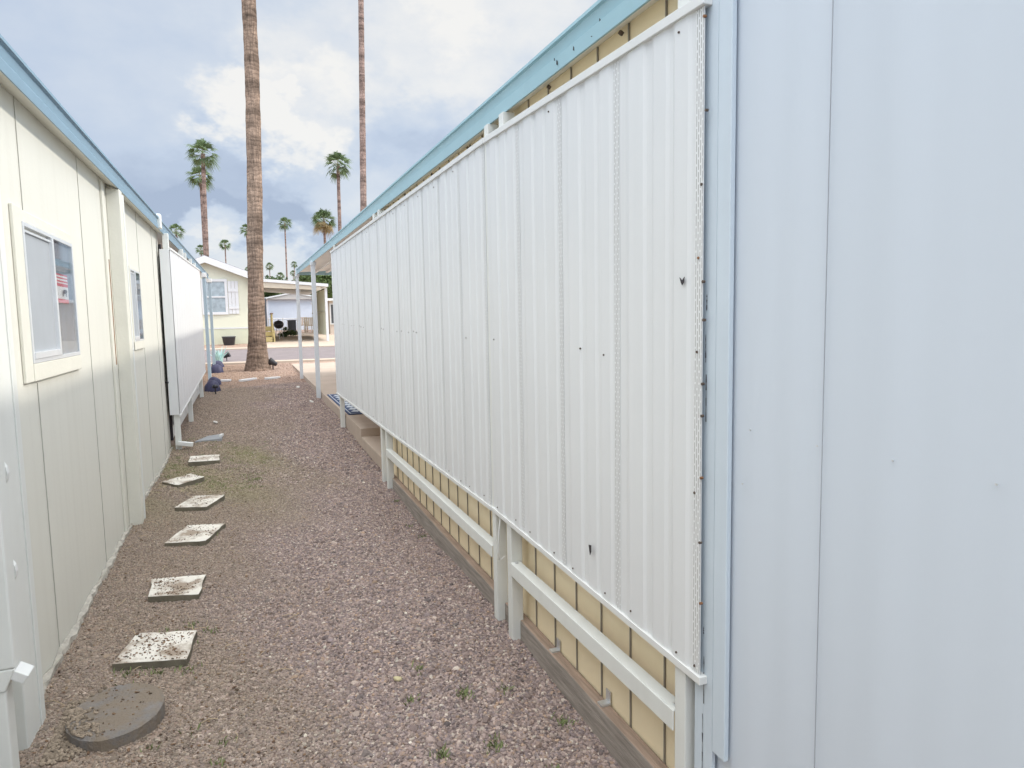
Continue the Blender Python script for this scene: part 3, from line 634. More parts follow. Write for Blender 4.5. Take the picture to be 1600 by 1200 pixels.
for z0, z1, dy in ((.43, .56, 0), (.24, .40, .004), (1.18, 1.3, 0), (1.33, 1.40, .003), (1.46, 1.50, 0), (.62, .64, .002)):
    y = 1.437; n = 7
    for i in range(n - 1):
        za, zb_ = z0 + (z1 - z0)*i/(n - 1), z0 + (z1 - z0)*(i + 1)/(n - 1)
        w0, w1 = .0019*random.random() + .0003, .0019*random.random() + .0003
        b._add([T(SCN - .0192, y + dy - w0, za), T(SCN - .0192, y + dy + w0, za), T(SCN - .0192, y + dy + w1, zb_), T(SCN - .0192, y + dy - w1, zb_)], [(0, 1, 2, 3)])
b.build('peeling_paint', MT['dark'], tc_)
for px, py in ((1172, 672), (1277, 697), (1395, 720), (1557, 757), (1160, 756)):
    q = at_x(px, py, SCN + K - .0075); b = MB(); b.obox(q, (.002, .004, .003)); b.build('dent', MT['zinc'], sh)

# ------------------------------------------------------------------ left-hand house
LX = -.83
lh = thing('mobile_home', (-3, 5, 0), 'cream mobile home on the left with a blue gutter and two small windows', 'house')
LW0, LSL = 2.325, .0235
def lz(y): return 2.36 + .0165*(y - 3.05)                   # underside of the blue gutter
b = MB(); yb_, ye_ = -6, 8.86
b._add([(LX, yb_, -.06), (LX, ye_, -.06), (LX, ye_, lz(ye_) + .05), (LX, yb_, lz(yb_) + .05)], [(0, 1, 2, 3)])
b._add([(LX, ye_, -.06), (-5, ye_, -.06), (-5, ye_, 2.6), (LX, ye_, lz(ye_) + .05)], [(0, 1, 2, 3)])
b._add([(LX, yb_, -.06), (-5, yb_, -.06), (-5, yb_, 2.4), (LX, yb_, lz(yb_) + .05)], [(0, 1, 2, 3)])
b.build('wall', MT['cream_wall'], lh)
for y in (-1.2, .02, 1.2, 2.36, 3.505, 4.68, 7.10, 8.25): 
    segs = [(-.05, lz(y) + .04)]
    if y == 3.505: segs = [(-.05, 1.21), (1.94, lz(y) + .04)]
    for z0, z1 in segs: b = MB(); b.box(LX + .001, LX + .0035, y - .0022, y + .0022, z0, z1); b.build('wall_groove', MT['groove_light'], lh)
GX = -.745
prof = [(GX, 0), (GX + .004, .040), (GX - .008, .058), (GX - .002, .098), (GX + .012, .104), (GX + .012, .118), (GX - .04, .118), (GX - .04, .110), (GX - .012, .100), (GX - .006, 0)]
MB().sweep(prof, [(y, 0, lz(y)) for y in np.linspace(-6, 20.6, 36)]).build('gutter', MT['blue_left'], lh)
b = MB()
for i in range(12):
    y0, y1 = -6 + (ye_ + 6)*i/12, -6 + (ye_ + 6)*(i + 1)/12
    b.hexa([(GX - .007, y0, lz(y0) + .002), (GX - .007, y1, lz(y1) + .002), (LX + .001, y1, lz(y1) + .035), (LX + .001, y0, lz(y0) + .035)], [(GX - .007, y0, lz(y0) + .03), (GX - .007, y1, lz(y1) + .03), (LX + .001, y1, lz(y1) + .06), (LX + .001, y0, lz(y0) + .06)])
b.build('soffit', MT['cream_trim'], lh)
b = MB(); b.hexa([(GX - .03, -6, lz(-6) + .07), (-5, -6, 2.9), (-5, 20.6, 3.2), (GX - .03, 20.6, lz(20.6) + .07)], [(GX - .03, -6, lz(-6) + .11), (-5, -6, 3.0), (-5, 20.6, 3.3), (GX - .03, 20.6, lz(20.6) + .11)])
b.build('roof', MT['soffit'], lh)
b = MB(); q = at_x(247, 345, GX); b.box(GX - .02, GX + .03, q[1] - .05, q[1] + .05, lz(q[1]) + .0, lz(q[1]) + .15); b.build('gutter_joint', MT['white_post'], lh, bevel=.01)
# boxed wall post halfway along, and the drain pipe by the first window
def wallpost(y0, y1, name='boxed_post', m='cream_trim', x1=-.745):
    b = MB(); b.box(LX + .001, x1, y0, y1, -.05, lz(y0) + .0); p = b.build(name, MT[m], lh, bevel=.004)
    b = MB(); b.box(x1 - .012, x1 + .004, y1 + .001, y1 + .05, -.03, lz(y0) - .02); b.build('flange', MT['white_post'], p, bevel=.002); return p
wp = wallpost(5.60, 5.72)
b = MB(); b.box(LX + .001, LX + .014, 5.37, 5.46, .0, 2.41); b.build('wall_batten', MT['cream_trim'], lh, bevel=.002)
b = MB(); b.box(LX + .0142, LX + .017, 5.442, 5.458, 1.18, 1.9); b.build('rust_streak', MT['rusty_edge'], lh)
wallpost(2.70, 2.86, m='white_post', x1=-.752)
dp = MB(); dp.box(-.775, -.705, 2.47, 2.55, .40, 2.34); 
dpo = dp.build('downspout', MT['white_post'], lh, bevel=.006)
b = MB(); b.hexa([(-.78, 2.47, .33), (-.735, 2.47, .33), (-.735, 2.55, .33), (-.78, 2.55, .33)], [(-.775, 2.47, .399), (-.705, 2.47, .399), (-.705, 2.55, .399), (-.775, 2.55, .399)]); b.build('elbow', MT['white_post'], dpo, bevel=.004)
b = MB(); b.obox((-.706, 2.51, .372), (.062, .07, .03), (0, .6, 0)); b.build('spout_flap', MT['white_rail'], dpo, bevel=.003)
b = MB(); b.box(-.79, -.735, 2.475, 2.545, -.04, .329); b.build('downspout_foot', MT['white_post'], dpo, bevel=.005)
for z in (1.36, .99, .67):                                   # pipe straps standing out like half rings
    b = MB(); n = 11; cx_, cy_, w = -.752, 2.60, .012
    vs = []
    for i in range(n):
        a_ = -math.pi*.5 + math.pi*1.25*i/(n - 1); x_, z_ = cx_ + .034*math.cos(a_), z + .045*math.sin(a_)
        vs += [(x_, cy_ - w, z_), (x_, cy_ + w, z_), (x_ + .006*math.cos(a_), cy_ + w, z_ + .006*math.sin(a_)), (x_ + .006*math.cos(a_), cy_ - w, z_ + .006*math.sin(a_))]
    fs = [(4*i + j, 4*i + (j + 1) % 4, 4*i + 4 + (j + 1) % 4, 4*i + 4 + j) for i in range(n - 1) for j in range(4)]
    b._add(vs, fs + [(0, 1, 2, 3), (4*n - 4, 4*n - 3, 4*n - 2, 4*n - 1)]); b.build('pipe_strap', MT['white_rail'], dpo, bevel=.001)
# ragged mortar along the foot of the wall
b = MB(); n = 90
vs = []
for i in range(n + 1):
    y = 2.9 + (8.8 - 2.9)*i/n; z = float(zg(LX, y))
    vs += [(LX + .002, y, z + .005 + .03*random.random()), (LX + .012 + .02*random.random(), y, z + .01 + .02*random.random()), (LX + .02 + .02*random.random(), y, z - .03)]
b._add(vs, [(3*i + j, 3*i + 3 + j, 3*i + 4 + j, 3*i + 1 + j) for i in range(n) for j in (0, 1)]); b.build('footing', mat('crumbly_mortar', (.40, .375, .33), .95, .3, 22, .6, 40), lh)

def slider(y0, y1, z0, z1, zs, ymid, big):
    w = MB()
    t = .018 if big else .014
    cd = .010 if big else .008
    w.box(LX + .001, LX + cd + .004, y0 - .112 if big else y0 - .02, y0 - .001, zs, z1 + .055 if big else z1 + .02)      # left casing
    w.box(LX + .001, LX + cd + .002, y0, y1 + .012, z1 + .001, z1 + .05 if big else z1 + .02)                            # head casing
    w.box(LX + .001, LX + cd + .008, y0 - (.0 if big else .02), y1 + .01, zs, z0 - .001)
    wo = w.build('window', MT['cream_trim'], lh, bevel=.003)
    f = MB()
    f.box(LX + .001, LX + t, y0, y0 + t, z0, z1); f.box(LX + .001, LX + t, y1 - t, y1, z0, z1)
    f.box(LX + .001, LX + t, y0 + t, y1 - t, z0, z0 + t); f.box(LX + .001, LX + t, y0 + t, y1 - t, z1 - t, z1)
    f.box(LX + .001, LX + t + .004, ymid - .013, ymid + .013, z0 + t, z1 - t)
    f.box(LX + .001, LX + t - .004, y0 + t, ymid - .013, z1 - t - .022, z1 - t - .012); f.box(LX + .001, LX + t + .004, y0 + t, ymid - .013, z0 + t, z0 + t + .028)
    f.build('frame', MT['alu_frame'], wo, bevel=.0015)
    f = MB(); f.box(LX + .001, LX + .006, y0 + t, ymid - .013, z0 + t + .028, z1 - t - .022); f.build('screen', MT['screen'], wo)
    f = MB(); f.box(LX + .0005, LX + .0015, ymid + .013, y1 - t, z0 + t, z1 - t); f.build('room_backing', MT['room'], wo)  # flat dark sheet stands in for the unlit room behind the pane
    f = MB(); f.box(LX + .012, LX + .015, ymid + .013, y1 - t, z0 + t, z1 - t); f.build('pane', MT['glass'], wo)
    return wo
slider(3.42, 4.32, 1.297, 1.885, 1.222, 3.885, True)
slider(6.44, 7.0, 1.315, 1.915, 1.245, 6.70, False)
fx = LX + .006
f0 = at_x(82, 425, fx); f1 = at_x(108, 476, fx); ya, yb2 = 3.902, 4.20; zt_, zb_ = f0[2], f1[2] + .005
fl = MB(); hh = zt_ - zb_
bands = [(0, .05, 0), (.05, .11, 1), (.11, .16, 0), (.16, .22, 1), (.22, .28, 0), (.28, .32, 1), (.32, .43, 0), (.43, .86, 1), (.86, 1, 0)]
for a_, c_, k_ in bands:
    z1, z0 = zt_ - a_*hh, zt_ - c_*hh; nq = 8
    for i in range(nq):
        u0, u1 = i/nq, (i + 1)/nq; w = lambda u: .0015*math.sin(u*9)
        fl._add([(fx + w(u0), ya + (yb2 - ya)*u0, z0), (fx + w(u1), ya + (yb2 - ya)*u1, z0), (fx + w(u1), ya + (yb2 - ya)*u1, z1), (fx + w(u0), ya + (yb2 - ya)*u0, z1)], [(0, 1, 2, 3)], k_)
by, bz = ya + .22, zt_ - .64*hh
fl._add([(fx + .0025, by + dy, bz + dz) for dy, dz in ((-.045, -.018), (-.035, -.018), (-.03, -.004), (.012, -.004), (.014, -.018), (.024, -.018), (.03, 0), (.045, .002), (.042, .014), (.02, .018), (-.03, .016), (-.045, .006))], [tuple(range(12))], 2)
tag(fl.build('flag', [MT['flag_red'], MT['flag_white'], MT['flag_dark']]), 'red and white striped flag with a small bear behind the nearest window pane', 'flag')

# enclosed porch of the left house and its sunshade
b = MB(); b.box(-.93, -.90, 8.87, 15.0, 0, 2.42); b.build('porch_wall', MT['white_post'], lh)
for i in range(26):
    y = 8.95 + i*.235
    b = MB(); b.box(-.899, -.88, y, y + .028, .03, .62); b.build('slat_or_opening', MT['groove'] if i % 2 else MT['white_post'], lh)  # odd strips painted dark stand in for shaded openings between the slats
b = MB(); b.box(-.875, -.80, 8.9, 15.0, .13, .27); b.build('porch_rail', MT['white_rail'], lh, bevel=.004)
b = MB(); b.box(-.835, -.802, 8.88, 8.93, .1, 2.36); b.build('porch_gap', MT['dark'], lh)  # solid dark strip painted in place of the shade in this gap
for y in (8.72, 10.87, 13.85):
    x = -.735; b = MB(); b.box(x - .03, x + .03, y - .04, y + .04, float(zg(x, y)) - .03, lz(y) + .01); b.build('support_post', MT['white_post'], lh, bevel=.003)
for y in (11.5, 12.8):
    b = MB(); b.box(-.765, -.705, y - .03, y + .03, 2.3, lz(y) + .01); b.build('support_post', MT['white_post'], lh, bevel=.003)
for y in (17.1, 20.1):
    x = -.715; b = MB(); b.box(x - .035, x + .035, y - .035, y + .035, float(zg(x, y)) - .03, lz(y) + .01); p = b.build('support_post', MT['blue_post'], lh, bevel=.003)
    b = MB(); b.box(x - .06, x + .055, y - .06, y + .06, lz(y) - .1, lz(y) - .002); b.build('post_cap', MT['soffit'], p)
FL = lambda c, y, z: (c, y, z)
ls = shade('sunshade_panel', 8.68, 14.95, 2.285, 2.485, .425, .535, .404, 'corrugated white sunshade panel hung below the blue gutter of the cream house', frame=FL, c=-.70, sgn=-1, far=True)
b = MB(); b.box(-.80, -.703, 8.655, 8.676, .425, 2.285); b.build('end_return', MT['white_alu'], ls, bevel=.002)
b = MB(); b.tube([(-.835, 8.70, .8), (-.80, 8.64, .8)], .012, 8); b.build('latch', MT['black'], ls)
# diverter on the porch post, draining onto a grey splash tray
b = MB(); b.obox((-.66, 8.66, .085), (.16, .06, .045), (0, .18, 0)); b.build('drain_spout', MT['white_rail'], lh, bevel=.004)

# ------------------------------------------------------------------ stepping stones
def slab(name, px4, zt, th, m, label, cat, group=None, tilt=0.):
    top = [at_z(px, py, zt) for px, py in px4]
    c = np.mean(top, 0); b = MB()
    # a square of even size set on the measured corners, edges nibbled a little
    ring = []
    for i in range(4):
        p, q = np.array(top[i]), np.array(top[(i + 1) % 4])
        for u in np.linspace(0, 1, 7)[:-1]:
            w = p + (q - p)*u; w[:2] += RNG.normal(0, .0028, 2); w[2] += tilt*(w[0] - c[0]); ring.append(w)
    n = len(ring); lo = [(w[0]*1.0 + (w[0] - c[0])*.01, w[1] + (w[1] - c[1])*.01, w[2] - th) for w in ring]
    inr = [(w[0] - (w[0] - c[0])*.03, w[1] - (w[1] - c[1])*.03, w[2] + .003) for w in ring]
    vs = list(lo) + [tuple(w) for w in ring] + inr
    b._add(vs, [tuple(range(2*n, 3*n))], 0)
    b._add(vs, [(n + i, n + (i + 1) % n, 2*n + (i + 1) % n, 2*n + i) for i in range(n)], 0)
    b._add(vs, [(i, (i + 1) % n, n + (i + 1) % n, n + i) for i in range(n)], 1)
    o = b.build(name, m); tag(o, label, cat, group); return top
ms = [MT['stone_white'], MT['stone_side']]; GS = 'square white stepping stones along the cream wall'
SQ = [([(175, 1038), (213, 990), (307, 985), (291, 1030)], .024, 'largest square white paver covered in brown leaf crumbs, just beyond the round one'),
      ([(232, 932), (238, 905), (321, 898), (311, 929)], .012, 'white paver half covered in leaf litter with a broken corner, third from the camera end'),
      ([(256, 849), (293, 821), (351, 818), (322, 845)], .032, 'clean edged white paver raised on its near side, opposite the cream boxed post'),
      ([(273, 793), (302, 775), (352, 773), (323, 792)], .03, 'white paver with a dark near edge, just beyond the cream boxed post'),
      ([(253, 753), (298, 740), (319, 745), (278, 758)], .03, 'tilted diamond shaped white paver closest to the cream wall'),
      ([(295, 722), (297, 713), (342, 710), (343, 719)], .035, 'small cream paver lying on the mossy patch by the drain spout')]
tops = [slab('stepping_stone', p4, z, .06, ms, lab, 'paver', GS) for p4, z, lab in SQ]
tr4 = slab('splash_tray', [(304, 690), (326, 681), (348, 678), (346, 685)], .05, .04, [MT['slate'], MT['slate']], 'flat dark grey splash tray under the drain spout', 'tray')
q = at_z(346, 681, .055); b = MB(); b.obox((q[0], q[1], .06), (.03, .12, .03), (0, 0, -.2)); tag(b.build('tray_clip', MT['white_rail']), 'small white block on the corner of the grey splash tray', 'block')
c = at_z(183, 1122, .015); b = MB(); n = 26; rr = .155
ring = [(c[0] + rr*math.cos(2*math.pi*i/n)*(1 + .02*random.random()), c[1] + rr*1.25*math.sin(2*math.pi*i/n)*(1 + .02*random.random())) for i in range(n)]
b._add([(x, y, -.03) for x, y in ring] + [(x, y, .046) for x, y in ring] + [(c[0] + (x - c[0])*.93, c[1] + (y - c[1])*.94, .053) for x, y in ring], [tuple(range(2*n, 3*n))] + [(k0 + i, k0 + (i + 1) % n, k0 + n + (i + 1) % n, k0 + n + i) for k0 in (0, n) for i in range(n)])
q_ = RNG.random((1500, 2)); xx = c[0] - .19 + .16*q_[:, 0]**1.3*1.3; yy_ = c[1] - .22 + .42*q_[:, 1]
ed = xx - (c[0] - .10 + .05*np.sin(yy_*17) + .03*np.sin(yy_*41)); kp = ed < RNG.normal(0, .025, 1500); n_ = int(kp.sum())
DRIFT = blobs(np.c_[xx, yy_, np.where(((xx - c[0])/.152)**2 + ((yy_ - c[1])/.19)**2 < 1, .054, zg(xx, yy_) + .006)][kp], RNG.uniform(.004, .0085, n_), np.array((.31, .25, .19))*RNG.uniform(.6, 1.3, (n_, 1)))
tag(np_mesh('gravel', *DRIFT, MT['stones'], 'stuff'), 'brown gravel drifted over the left side of the round paver', 'gravel')
tag(b.build('stepping_stone', MT['stone_round']), 'round grey concrete stepping stone nearest the camera, dusted with soil', 'paver')
# leaf and bark crumbs on the pavers and the soil
P = []; 
for tp, dens in zip(tops, (420, 320, 170, 130, 90, 70)):
    tp = np.array(tp)
    for _ in range(dens):
        u, v = random.random(), random.random(); u = .5 + (u - .5)*.96; v = .5 + (v - .5)*.96
        q = (tp[0]*(1 - u) + tp[3]*u)*(1 - v) + (tp[1]*(1 - u) + tp[2]*u)*v
        nval = math.sin(q[0]*23 + q[1]*9) + math.sin(q[1]*27 - q[0]*13) + random.uniform(-1.1, 1.1)
        if nval > -.35: P.append((q[0], q[1], q[2] + .004))
for _ in range(60):
    a_ = random.random()*6.28; q_ = .15*math.sqrt(random.random()); x = c[0] + q_*math.cos(a_)*.8; y = c[1] + q_*1.2*math.sin(a_); P.append((x, y, .0545))
for _ in range(2600):
    x, y = random.uniform(-.82, .15), 2.3 + 7*random.random()**1.5; P.append((x, y, float(zg(x, y)) + .006))
P = np.array(P); n = len(P); tn = np.array([(.16, .10, .065), (.22, .14, .09), (.10, .07, .05), (.28, .20, .13)])[RNG.integers(0, 4, n)]
tag(np_mesh('leaf_litter', *blobs(P, RNG.uniform(.0020, .0038, n)*RNG.choice([1, 1.4, 2.1], n, p=[.55, .3, .15]), tn, (.25, .5), .05), MT['bits'], 'stuff'), 'brown leaf crumbs scattered over the pavers and soil', 'litter')
V = MB()
for _ in range(46):
    x, y = random.uniform(-.75, .2), 2.5 + 5*random.random()**1.4; a_ = random.random()*3.14; l = random.uniform(.03, .11); z = float(zg(x, y)) + .012
    V.tube([(x, y, z), (x + l*.5*math.cos(a_), y + l*.5*math.sin(a_), z + .006), (x + l*math.cos(a_ + .2), y + l*math.sin(a_ + .2), z)], .0016, 5)
tag(V.build('twigs', mat('dry_twig', (.42, .33, .22), .9, .2, 20)), 'thin dry twigs lying on the gravel', 'twigs', kind='stuff')
q = at_z(622, 1062, .02); v, f, tt = blobs(np.array([q]), np.array([.019]), np.array([(.66, .58, .36)]))
tag(np_mesh('pebble', v, f, tt, MT['stones'], org=q, smooth=True), 'single pale yellow pebble lying on the gravel in the foreground', 'stone')
pebs = [(657, 538 + 60, 'white'), ]
for px, py, lab in ((487, 632, 'small white stone on the gravel beside the second grey carport post'), (466, 613, 'small white stone on the gravel just before the far carport post'), (336, 655, 'small white stone on the gravel in line with the dark blue rocks')):
    q = at_z(px, py, .1); q = (q[0], q[1], float(zg(q[0], q[1])) + .015); v, f, tt = blobs(np.array([q]), np.array([.035]), np.array([(.8, .78, .74)]))
    tag(np_mesh('pebble', v, f, tt, MT['stones'], org=q), lab, 'stone')

# ------------------------------------------------------------------ doormat
A = [at_z(508, 617, SLZ + .006), at_z(545, 648, SLZ + .006)]
m0, m1 = A[1][1], A[0][1]; cx0 = A[1][0] - K*m0
dm = thing('doormat', T(cx0 + .22, (m0 + m1)/2, SLZ), 'navy doormat with a pale geometric pattern on the concrete patio', 'doormat')
b = MB(); tb(b, cx0, cx0 + .62, m0, m1, SLZ + .001, SLZ + .012); b.build('mat_base', MT['mat_navy'], dm, bevel=.003)
b = MB(); zz = SLZ + .0125
def fr(a0, a1, b0, b1, w): 
    tb(b, a0, a1, b0, b0 + w, zz, zz + .002); tb(b, a0, a1, b1 - w, b1, zz, zz + .002); tb(b, a0, a0 + w, b0 + w, b1 - w, zz, zz + .002); tb(b, a1 - w, a1, b0 + w, b1 - w, zz, zz + .002)
fr(cx0 + .025, cx0 + .595, m0 + .04, m1 - .04, .012)
nn = 9
for i in range(nn):
    y = m0 + .16 + (m1 - m0 - .32)*(i + .5)/nn
    for j in range(3):
        cxx = cx0 + .125 + j*.18; e = .072
        vs = [T(cxx - e*.9, y - .06, zz + .002), T(cxx + e*.2, y - .115, zz + .002), T(cxx + e*.9, y + .03, zz + .002), T(cxx - e*.1, y + .105, zz + .002)]
        b._add(vs + [(p[0], p[1], zz - .001) for p in vs], [(0, 1, 2, 3), (0, 1, 5, 4), (1, 2, 6, 5), (2, 3, 7, 6), (3, 0, 4, 7)])
b.build('mat_pattern', MT['mat_light'], dm)

# ------------------------------------------------------------------ small garden objects by the street
GR = 'dark blue domed rocks along the cream house'
for px, py, w, h, lab in ((332, 611, 22, 13, 'largest dark blue domed rock, beside the little stake light'), (335, 604, 20, 10, 'dark blue domed rock just behind the largest one'), (339, 588, 19, 10, 'dark blue domed rock between the two blue posts, nearer of that pair'), (341, 582, 17, 8, 'dark blue domed rock closest to the second blue post, smallest of the four')):
    q = at_z(px, py, .10); sc = q[1]/F; R_ = w*sc*.5
    b = MB(); n = 18
    pr = [(R_*math.cos(a_)*(1.0), h*sc*1.25*math.sin(a_)) for a_ in np.linspace(0, math.pi/2*.98, 7)]
    b.lathe([(R_*.95, -.04)] + pr, (q[0], q[1], float(zg(q[0], q[1]))), n)
    for i, p in enumerate(b.v): b.v[i] = (p[0] + R_*.06*math.sin(p[1]*31 + p[2]*40), p[1] + R_*.06*math.sin(p[0]*37), p[2]*1.0)
    tag(b.build('rock', MT['purple_rock']), lab, 'rock', GR)
def spot(px, py, s, label, cat='garden light', flip=1):
    q = at_z(px, py, .15); z = float(zg(q[0], q[1])); r0 = thing('garden_spotlight', (q[0], q[1], z), label, cat, 'black garden stake lights')
    b = MB(); b.tube([(q[0], q[1], z - .05), (q[0], q[1], z + .10*s)], .012*s, 8); b.build('stake', MT['black'], r0)
    b = MB(); b.tube([(q[0] - .07*s*flip, q[1] + .02, z + .12*s), (q[0] - .02*s*flip, q[1], z + .15*s), (q[0] + .07*s*flip, q[1] - .02, z + .20*s)], [.045*s, .055*s, .085*s], 12); b.build('lamp_head', MT['black'], r0)
    return r0
spot(427, 581, 1.25, 'black spotlight aimed up at the trunk, right of the big palm', flip=-1); spot(355, 573, 1.1, 'black spotlight on a stake, left of the big palm')
q = at_z(337, 616, .09); z = float(zg(q[0], q[1])); r0 = thing('garden_light', (q[0], q[1], z), 'tiny black stake light in front of the largest dark blue rock', 'garden light')
b = MB(); b.tube([(q[0], q[1], z - .03), (q[0], q[1], z + .12)], .012, 6); b.build('stake', MT['black'], r0); b = MB(); b.lathe([(.0, .19), (.05, .175), (.06, .12), (.02, .115)], (q[0], q[1], z), 10); b.build('lamp_head', MT['black'], r0)
GE = 'thin white edging bars across the gravel'
for p0, p1, lab in (((345, 598), (361, 597.5), 'white edging bar nearest the dark blue rocks'), ((376, 598), (399, 594.5), 'slanting white edging bar in front of the big palm'), ((415, 595.5), (437, 593.5), 'white edging bar between the palm and the carport post')):
    a_, c_ = np.array(at_z(*p0, .12)), np.array(at_z(*p1, .12)); dv = c_ - a_; L_ = np.linalg.norm(dv); mid = (a_ + c_)/2
    b = MB(); b.obox((mid[0], mid[1], float(zg(mid[0], mid[1])) + .03), (L_, .10, .05), (0, 0, math.atan2(dv[1], dv[0]))); tag(b.build('edging_bar', MT['trim_white'], bevel=.01), lab, 'edging', GE)
q = at_z(342, 573, .2); z = float(zg(q[0], q[1])); b = MB()
for i in range(26):
    a_ = random.random()*6.28; l = random.uniform(.25, .55); b.tube([(q[0] + .1*math.cos(a_)*random.random(), q[1] + .1*math.sin(a_), z - .02), (q[0] + .14*math.cos(a_), q[1] + .14*math.sin(a_), z + l*.6), (q[0] + .26*math.cos(a_)*random.uniform(.5, 1.2), q[1] + .26*math.sin(a_), z + l)], [.02, .018, .004], 5)
tag(b.build('agave', MT['teal']), 'pale teal spiky plant behind the blue posts', 'plant')

# ------------------------------------------------------------------ palms
def crown_mesh(seed, skirt=0., nfr=30):
    """fan-palm crown of radius about 1: every frond a stalk with a fan of narrow blades"""
    rg = random.Random(seed); V = []; Fc = []; Tn = []
    up = Vector((0, 0, 1))
    for k in range(nfr):
        u = (k + .5)/nfr; el = math.radians(86 - 140*u**1.0 + rg.uniform(-10, 10)); az = k*2.39996 + rg.uniform(-.3, .3)
        dead = el < math.radians(-16) and skirt > 0
        d = Vector((math.cos(el)*math.cos(az), math.cos(el)*math.sin(az), math.sin(el)))
        L0 = rg.uniform(.36, .50); base = Vector((0, 0, .0)) + d*.04
        p1 = base + d*L0 - up*.05*L0
        side = d.cross(up); side = side.normalized() if side.length > .05 else Vector((1, 0, 0)); side = (Matrix.Rotation(rg.uniform(-.65, .65), 3, d) @ side).normalized(); nrm = side.cross(d).normalized()
        g = rg.uniform(.75, 1.25); c = (.15*g, .215*g, .105*g) if not dead else (.33*g, .25*g, .12*g)
        i = len(V); w = .013
        V += [base - side*w, base + side*w, p1 + side*w*.7, p1 - side*w*.7]; Tn += [(.24, .24, .10)]*4; Fc += [(i, i + 1, i + 2, i + 3)]
        nb = 13; bl = rg.uniform(.50, .70)
        for j in range(nb):
            a = math.radians(-72 + 144*j/(nb - 1)); l = bl*(1 - .30*abs(a)/1.25)*rg.uniform(.88, 1.1)
            dr = (d*math.cos(a) + side*math.sin(a)).normalized(); fold = nrm*(.16*abs(math.sin(a)))
            wv = (side*math.cos(a) - d*math.sin(a))*.03
            q0 = p1; q1 = p1 + (dr + fold)*l*.55; q2 = p1 + (dr + fold*.5)*l - up*(.26*l + .22*l*rg.random())
            i = len(V); V += [q0 - wv*.25, q0 + wv*.25, q1 + wv, q1 - wv, q2 + wv*.12, q2 - wv*.12]
            gg = g*rg.uniform(.85, 1.15); cc = tuple(x*gg/g for x in c); ct = tuple(min(1, x*1.35) for x in cc)
            Tn += [cc]*4 + [ct]*2; Fc += [(i, i + 1, i + 2, i + 3), (i + 3, i + 2, i + 4, i + 5)]
    return np.array([tuple(v) for v in V]), np.array(Fc), np.array(Tn)
CROWNS = []
for s_, k_ in ((1, 0.), (2, 0.), (3, 1.)):
    V, Fc, Tn = crown_mesh(s_, k_, 30 if not k_ else 44); o = np_mesh('crown', V, Fc, Tn, MT['leaf']); CROWNS.append(o.data); bpy.data.objects.remove(o)
def palm(x, y, z0, zc, rb, rt, R, label, kind=0, lean=(0, 0), bark='bark_far', curve=None, base_flare=1.0, rot=None, nseg=40):
    root = thing('palm_tree', (x, y, z0), label, 'palm', 'tall fan palms')
    pts = []; rad = []; rg_ = random.Random(int(abs(x)*100))
    for i in range(nseg + 1):
        u = i/nseg; z = z0 - .1 + (zc - z0 + .1)*u
        ox = lean[0]*u + (curve(z) if curve else 0); oy = lean[1]*u
        r_ = rb + (rt - rb)*min(1, u*1.0)
        r_ += rb*(base_flare - 1)*math.exp(-max(0, z - z0)/.55)
        r_ *= 1 + .022*math.sin(z*4.1 + x) + .018*math.sin(z*9.7) + rg_.uniform(-.022, .022)
        pts.append((x + ox, y + oy, z)); rad.append(r_)
    b = MB(); b.tube(pts, rad, 18 if bark == 'bark_big' else 10); b.build('trunk', MT[bark], root)
    c = bpy.data.objects.new('crown', CROWNS[kind]); COL.objects.link(c); c.parent = root; c.location = (pts[-1][0] - x, pts[-1][1] - y, zc - z0); c.scale = (R, R, R); c.rotation_euler = (0, 0, rot if rot is not None else random.random()*6.28)
    return root
# the big one by the street: the trunk's slant is read at several heights
PYD = 19.4
pb = at_y(403, 577, PYD)
zs_, xs_ = zip(*[(at_y(px, py, PYD)[2], at_y(px, py, PYD)[0]) for px, py in ((403, 577), (400.5, 480), (398.5, 400), (398, 300), (396, 200), (393.5, 100), (388.5, 0), (384, -90), (376, -300))])
palm(pb[0], PYD, float(zg(pb[0], PYD)), 15.8, .205, .15, 2.0, 'big brown palm trunk rising from the gravel by the street', 0, bark='bark_big', curve=lambda z: float(np.interp(z, zs_, xs_)) - pb[0], base_flare=1.62, nseg=150)
Y2 = 42.; q0 = at_y(568, 330, Y2); q1 = at_y(564, 0, Y2)
palm(q0[0] + .3, Y2, .95, 24, .22, .15, 2.2, 'very tall slim trunk passing out of frame above the teal gutter', 1, curve=lambda z: (q1[0] - q0[0])*(z - q0[2])/(q1[2] - q0[2]) - .3, nseg=60)
def bgpalm(px, py, Rpx, R, label, kind=0, foot=None, rb=.19):
    y = R*F/Rpx; q = at_y(px, py, y); dx = 0
    if foot: dx = at_y(*foot, y)[0] - q[0]
    palm(q[0] + dx, y, .95, q[2], rb, rb*.72, R, label, kind, lean=(-dx, 0))
bgpalm(317, 240, 24, 1.7, 'tall background palm with the higher crown of the crossing pair on the left', 0, foot=(320, 400), rb=.26)
bgpalm(313, 277, 20, 1.7, 'shorter background palm of the crossing pair, its crown halfway up the taller trunk', 1, foot=(320, 400), rb=.2)
bgpalm(528, 258, 24, 1.7, 'background palm with a full green crown left of the very tall slim trunk', 1, foot=(531, 400), rb=.24)
bgpalm(506, 345, 21, 1.6, 'background palm with yellowing lower fronds just above the teal gutter', 2, foot=(511, 420))
bgpalm(445, 349, 11.5, 1.6, 'lone slim background palm midway between the big trunk and the carport', 0, foot=(448, 440))
bgpalm(351.5, 382, 9.5, 1.6, 'small background palm above the slope of the yellow house roof', 1, foot=(353, 420))
bgpalm(385, 359, 11, 1.6, 'background palm half hidden behind the left side of the big trunk', 1)
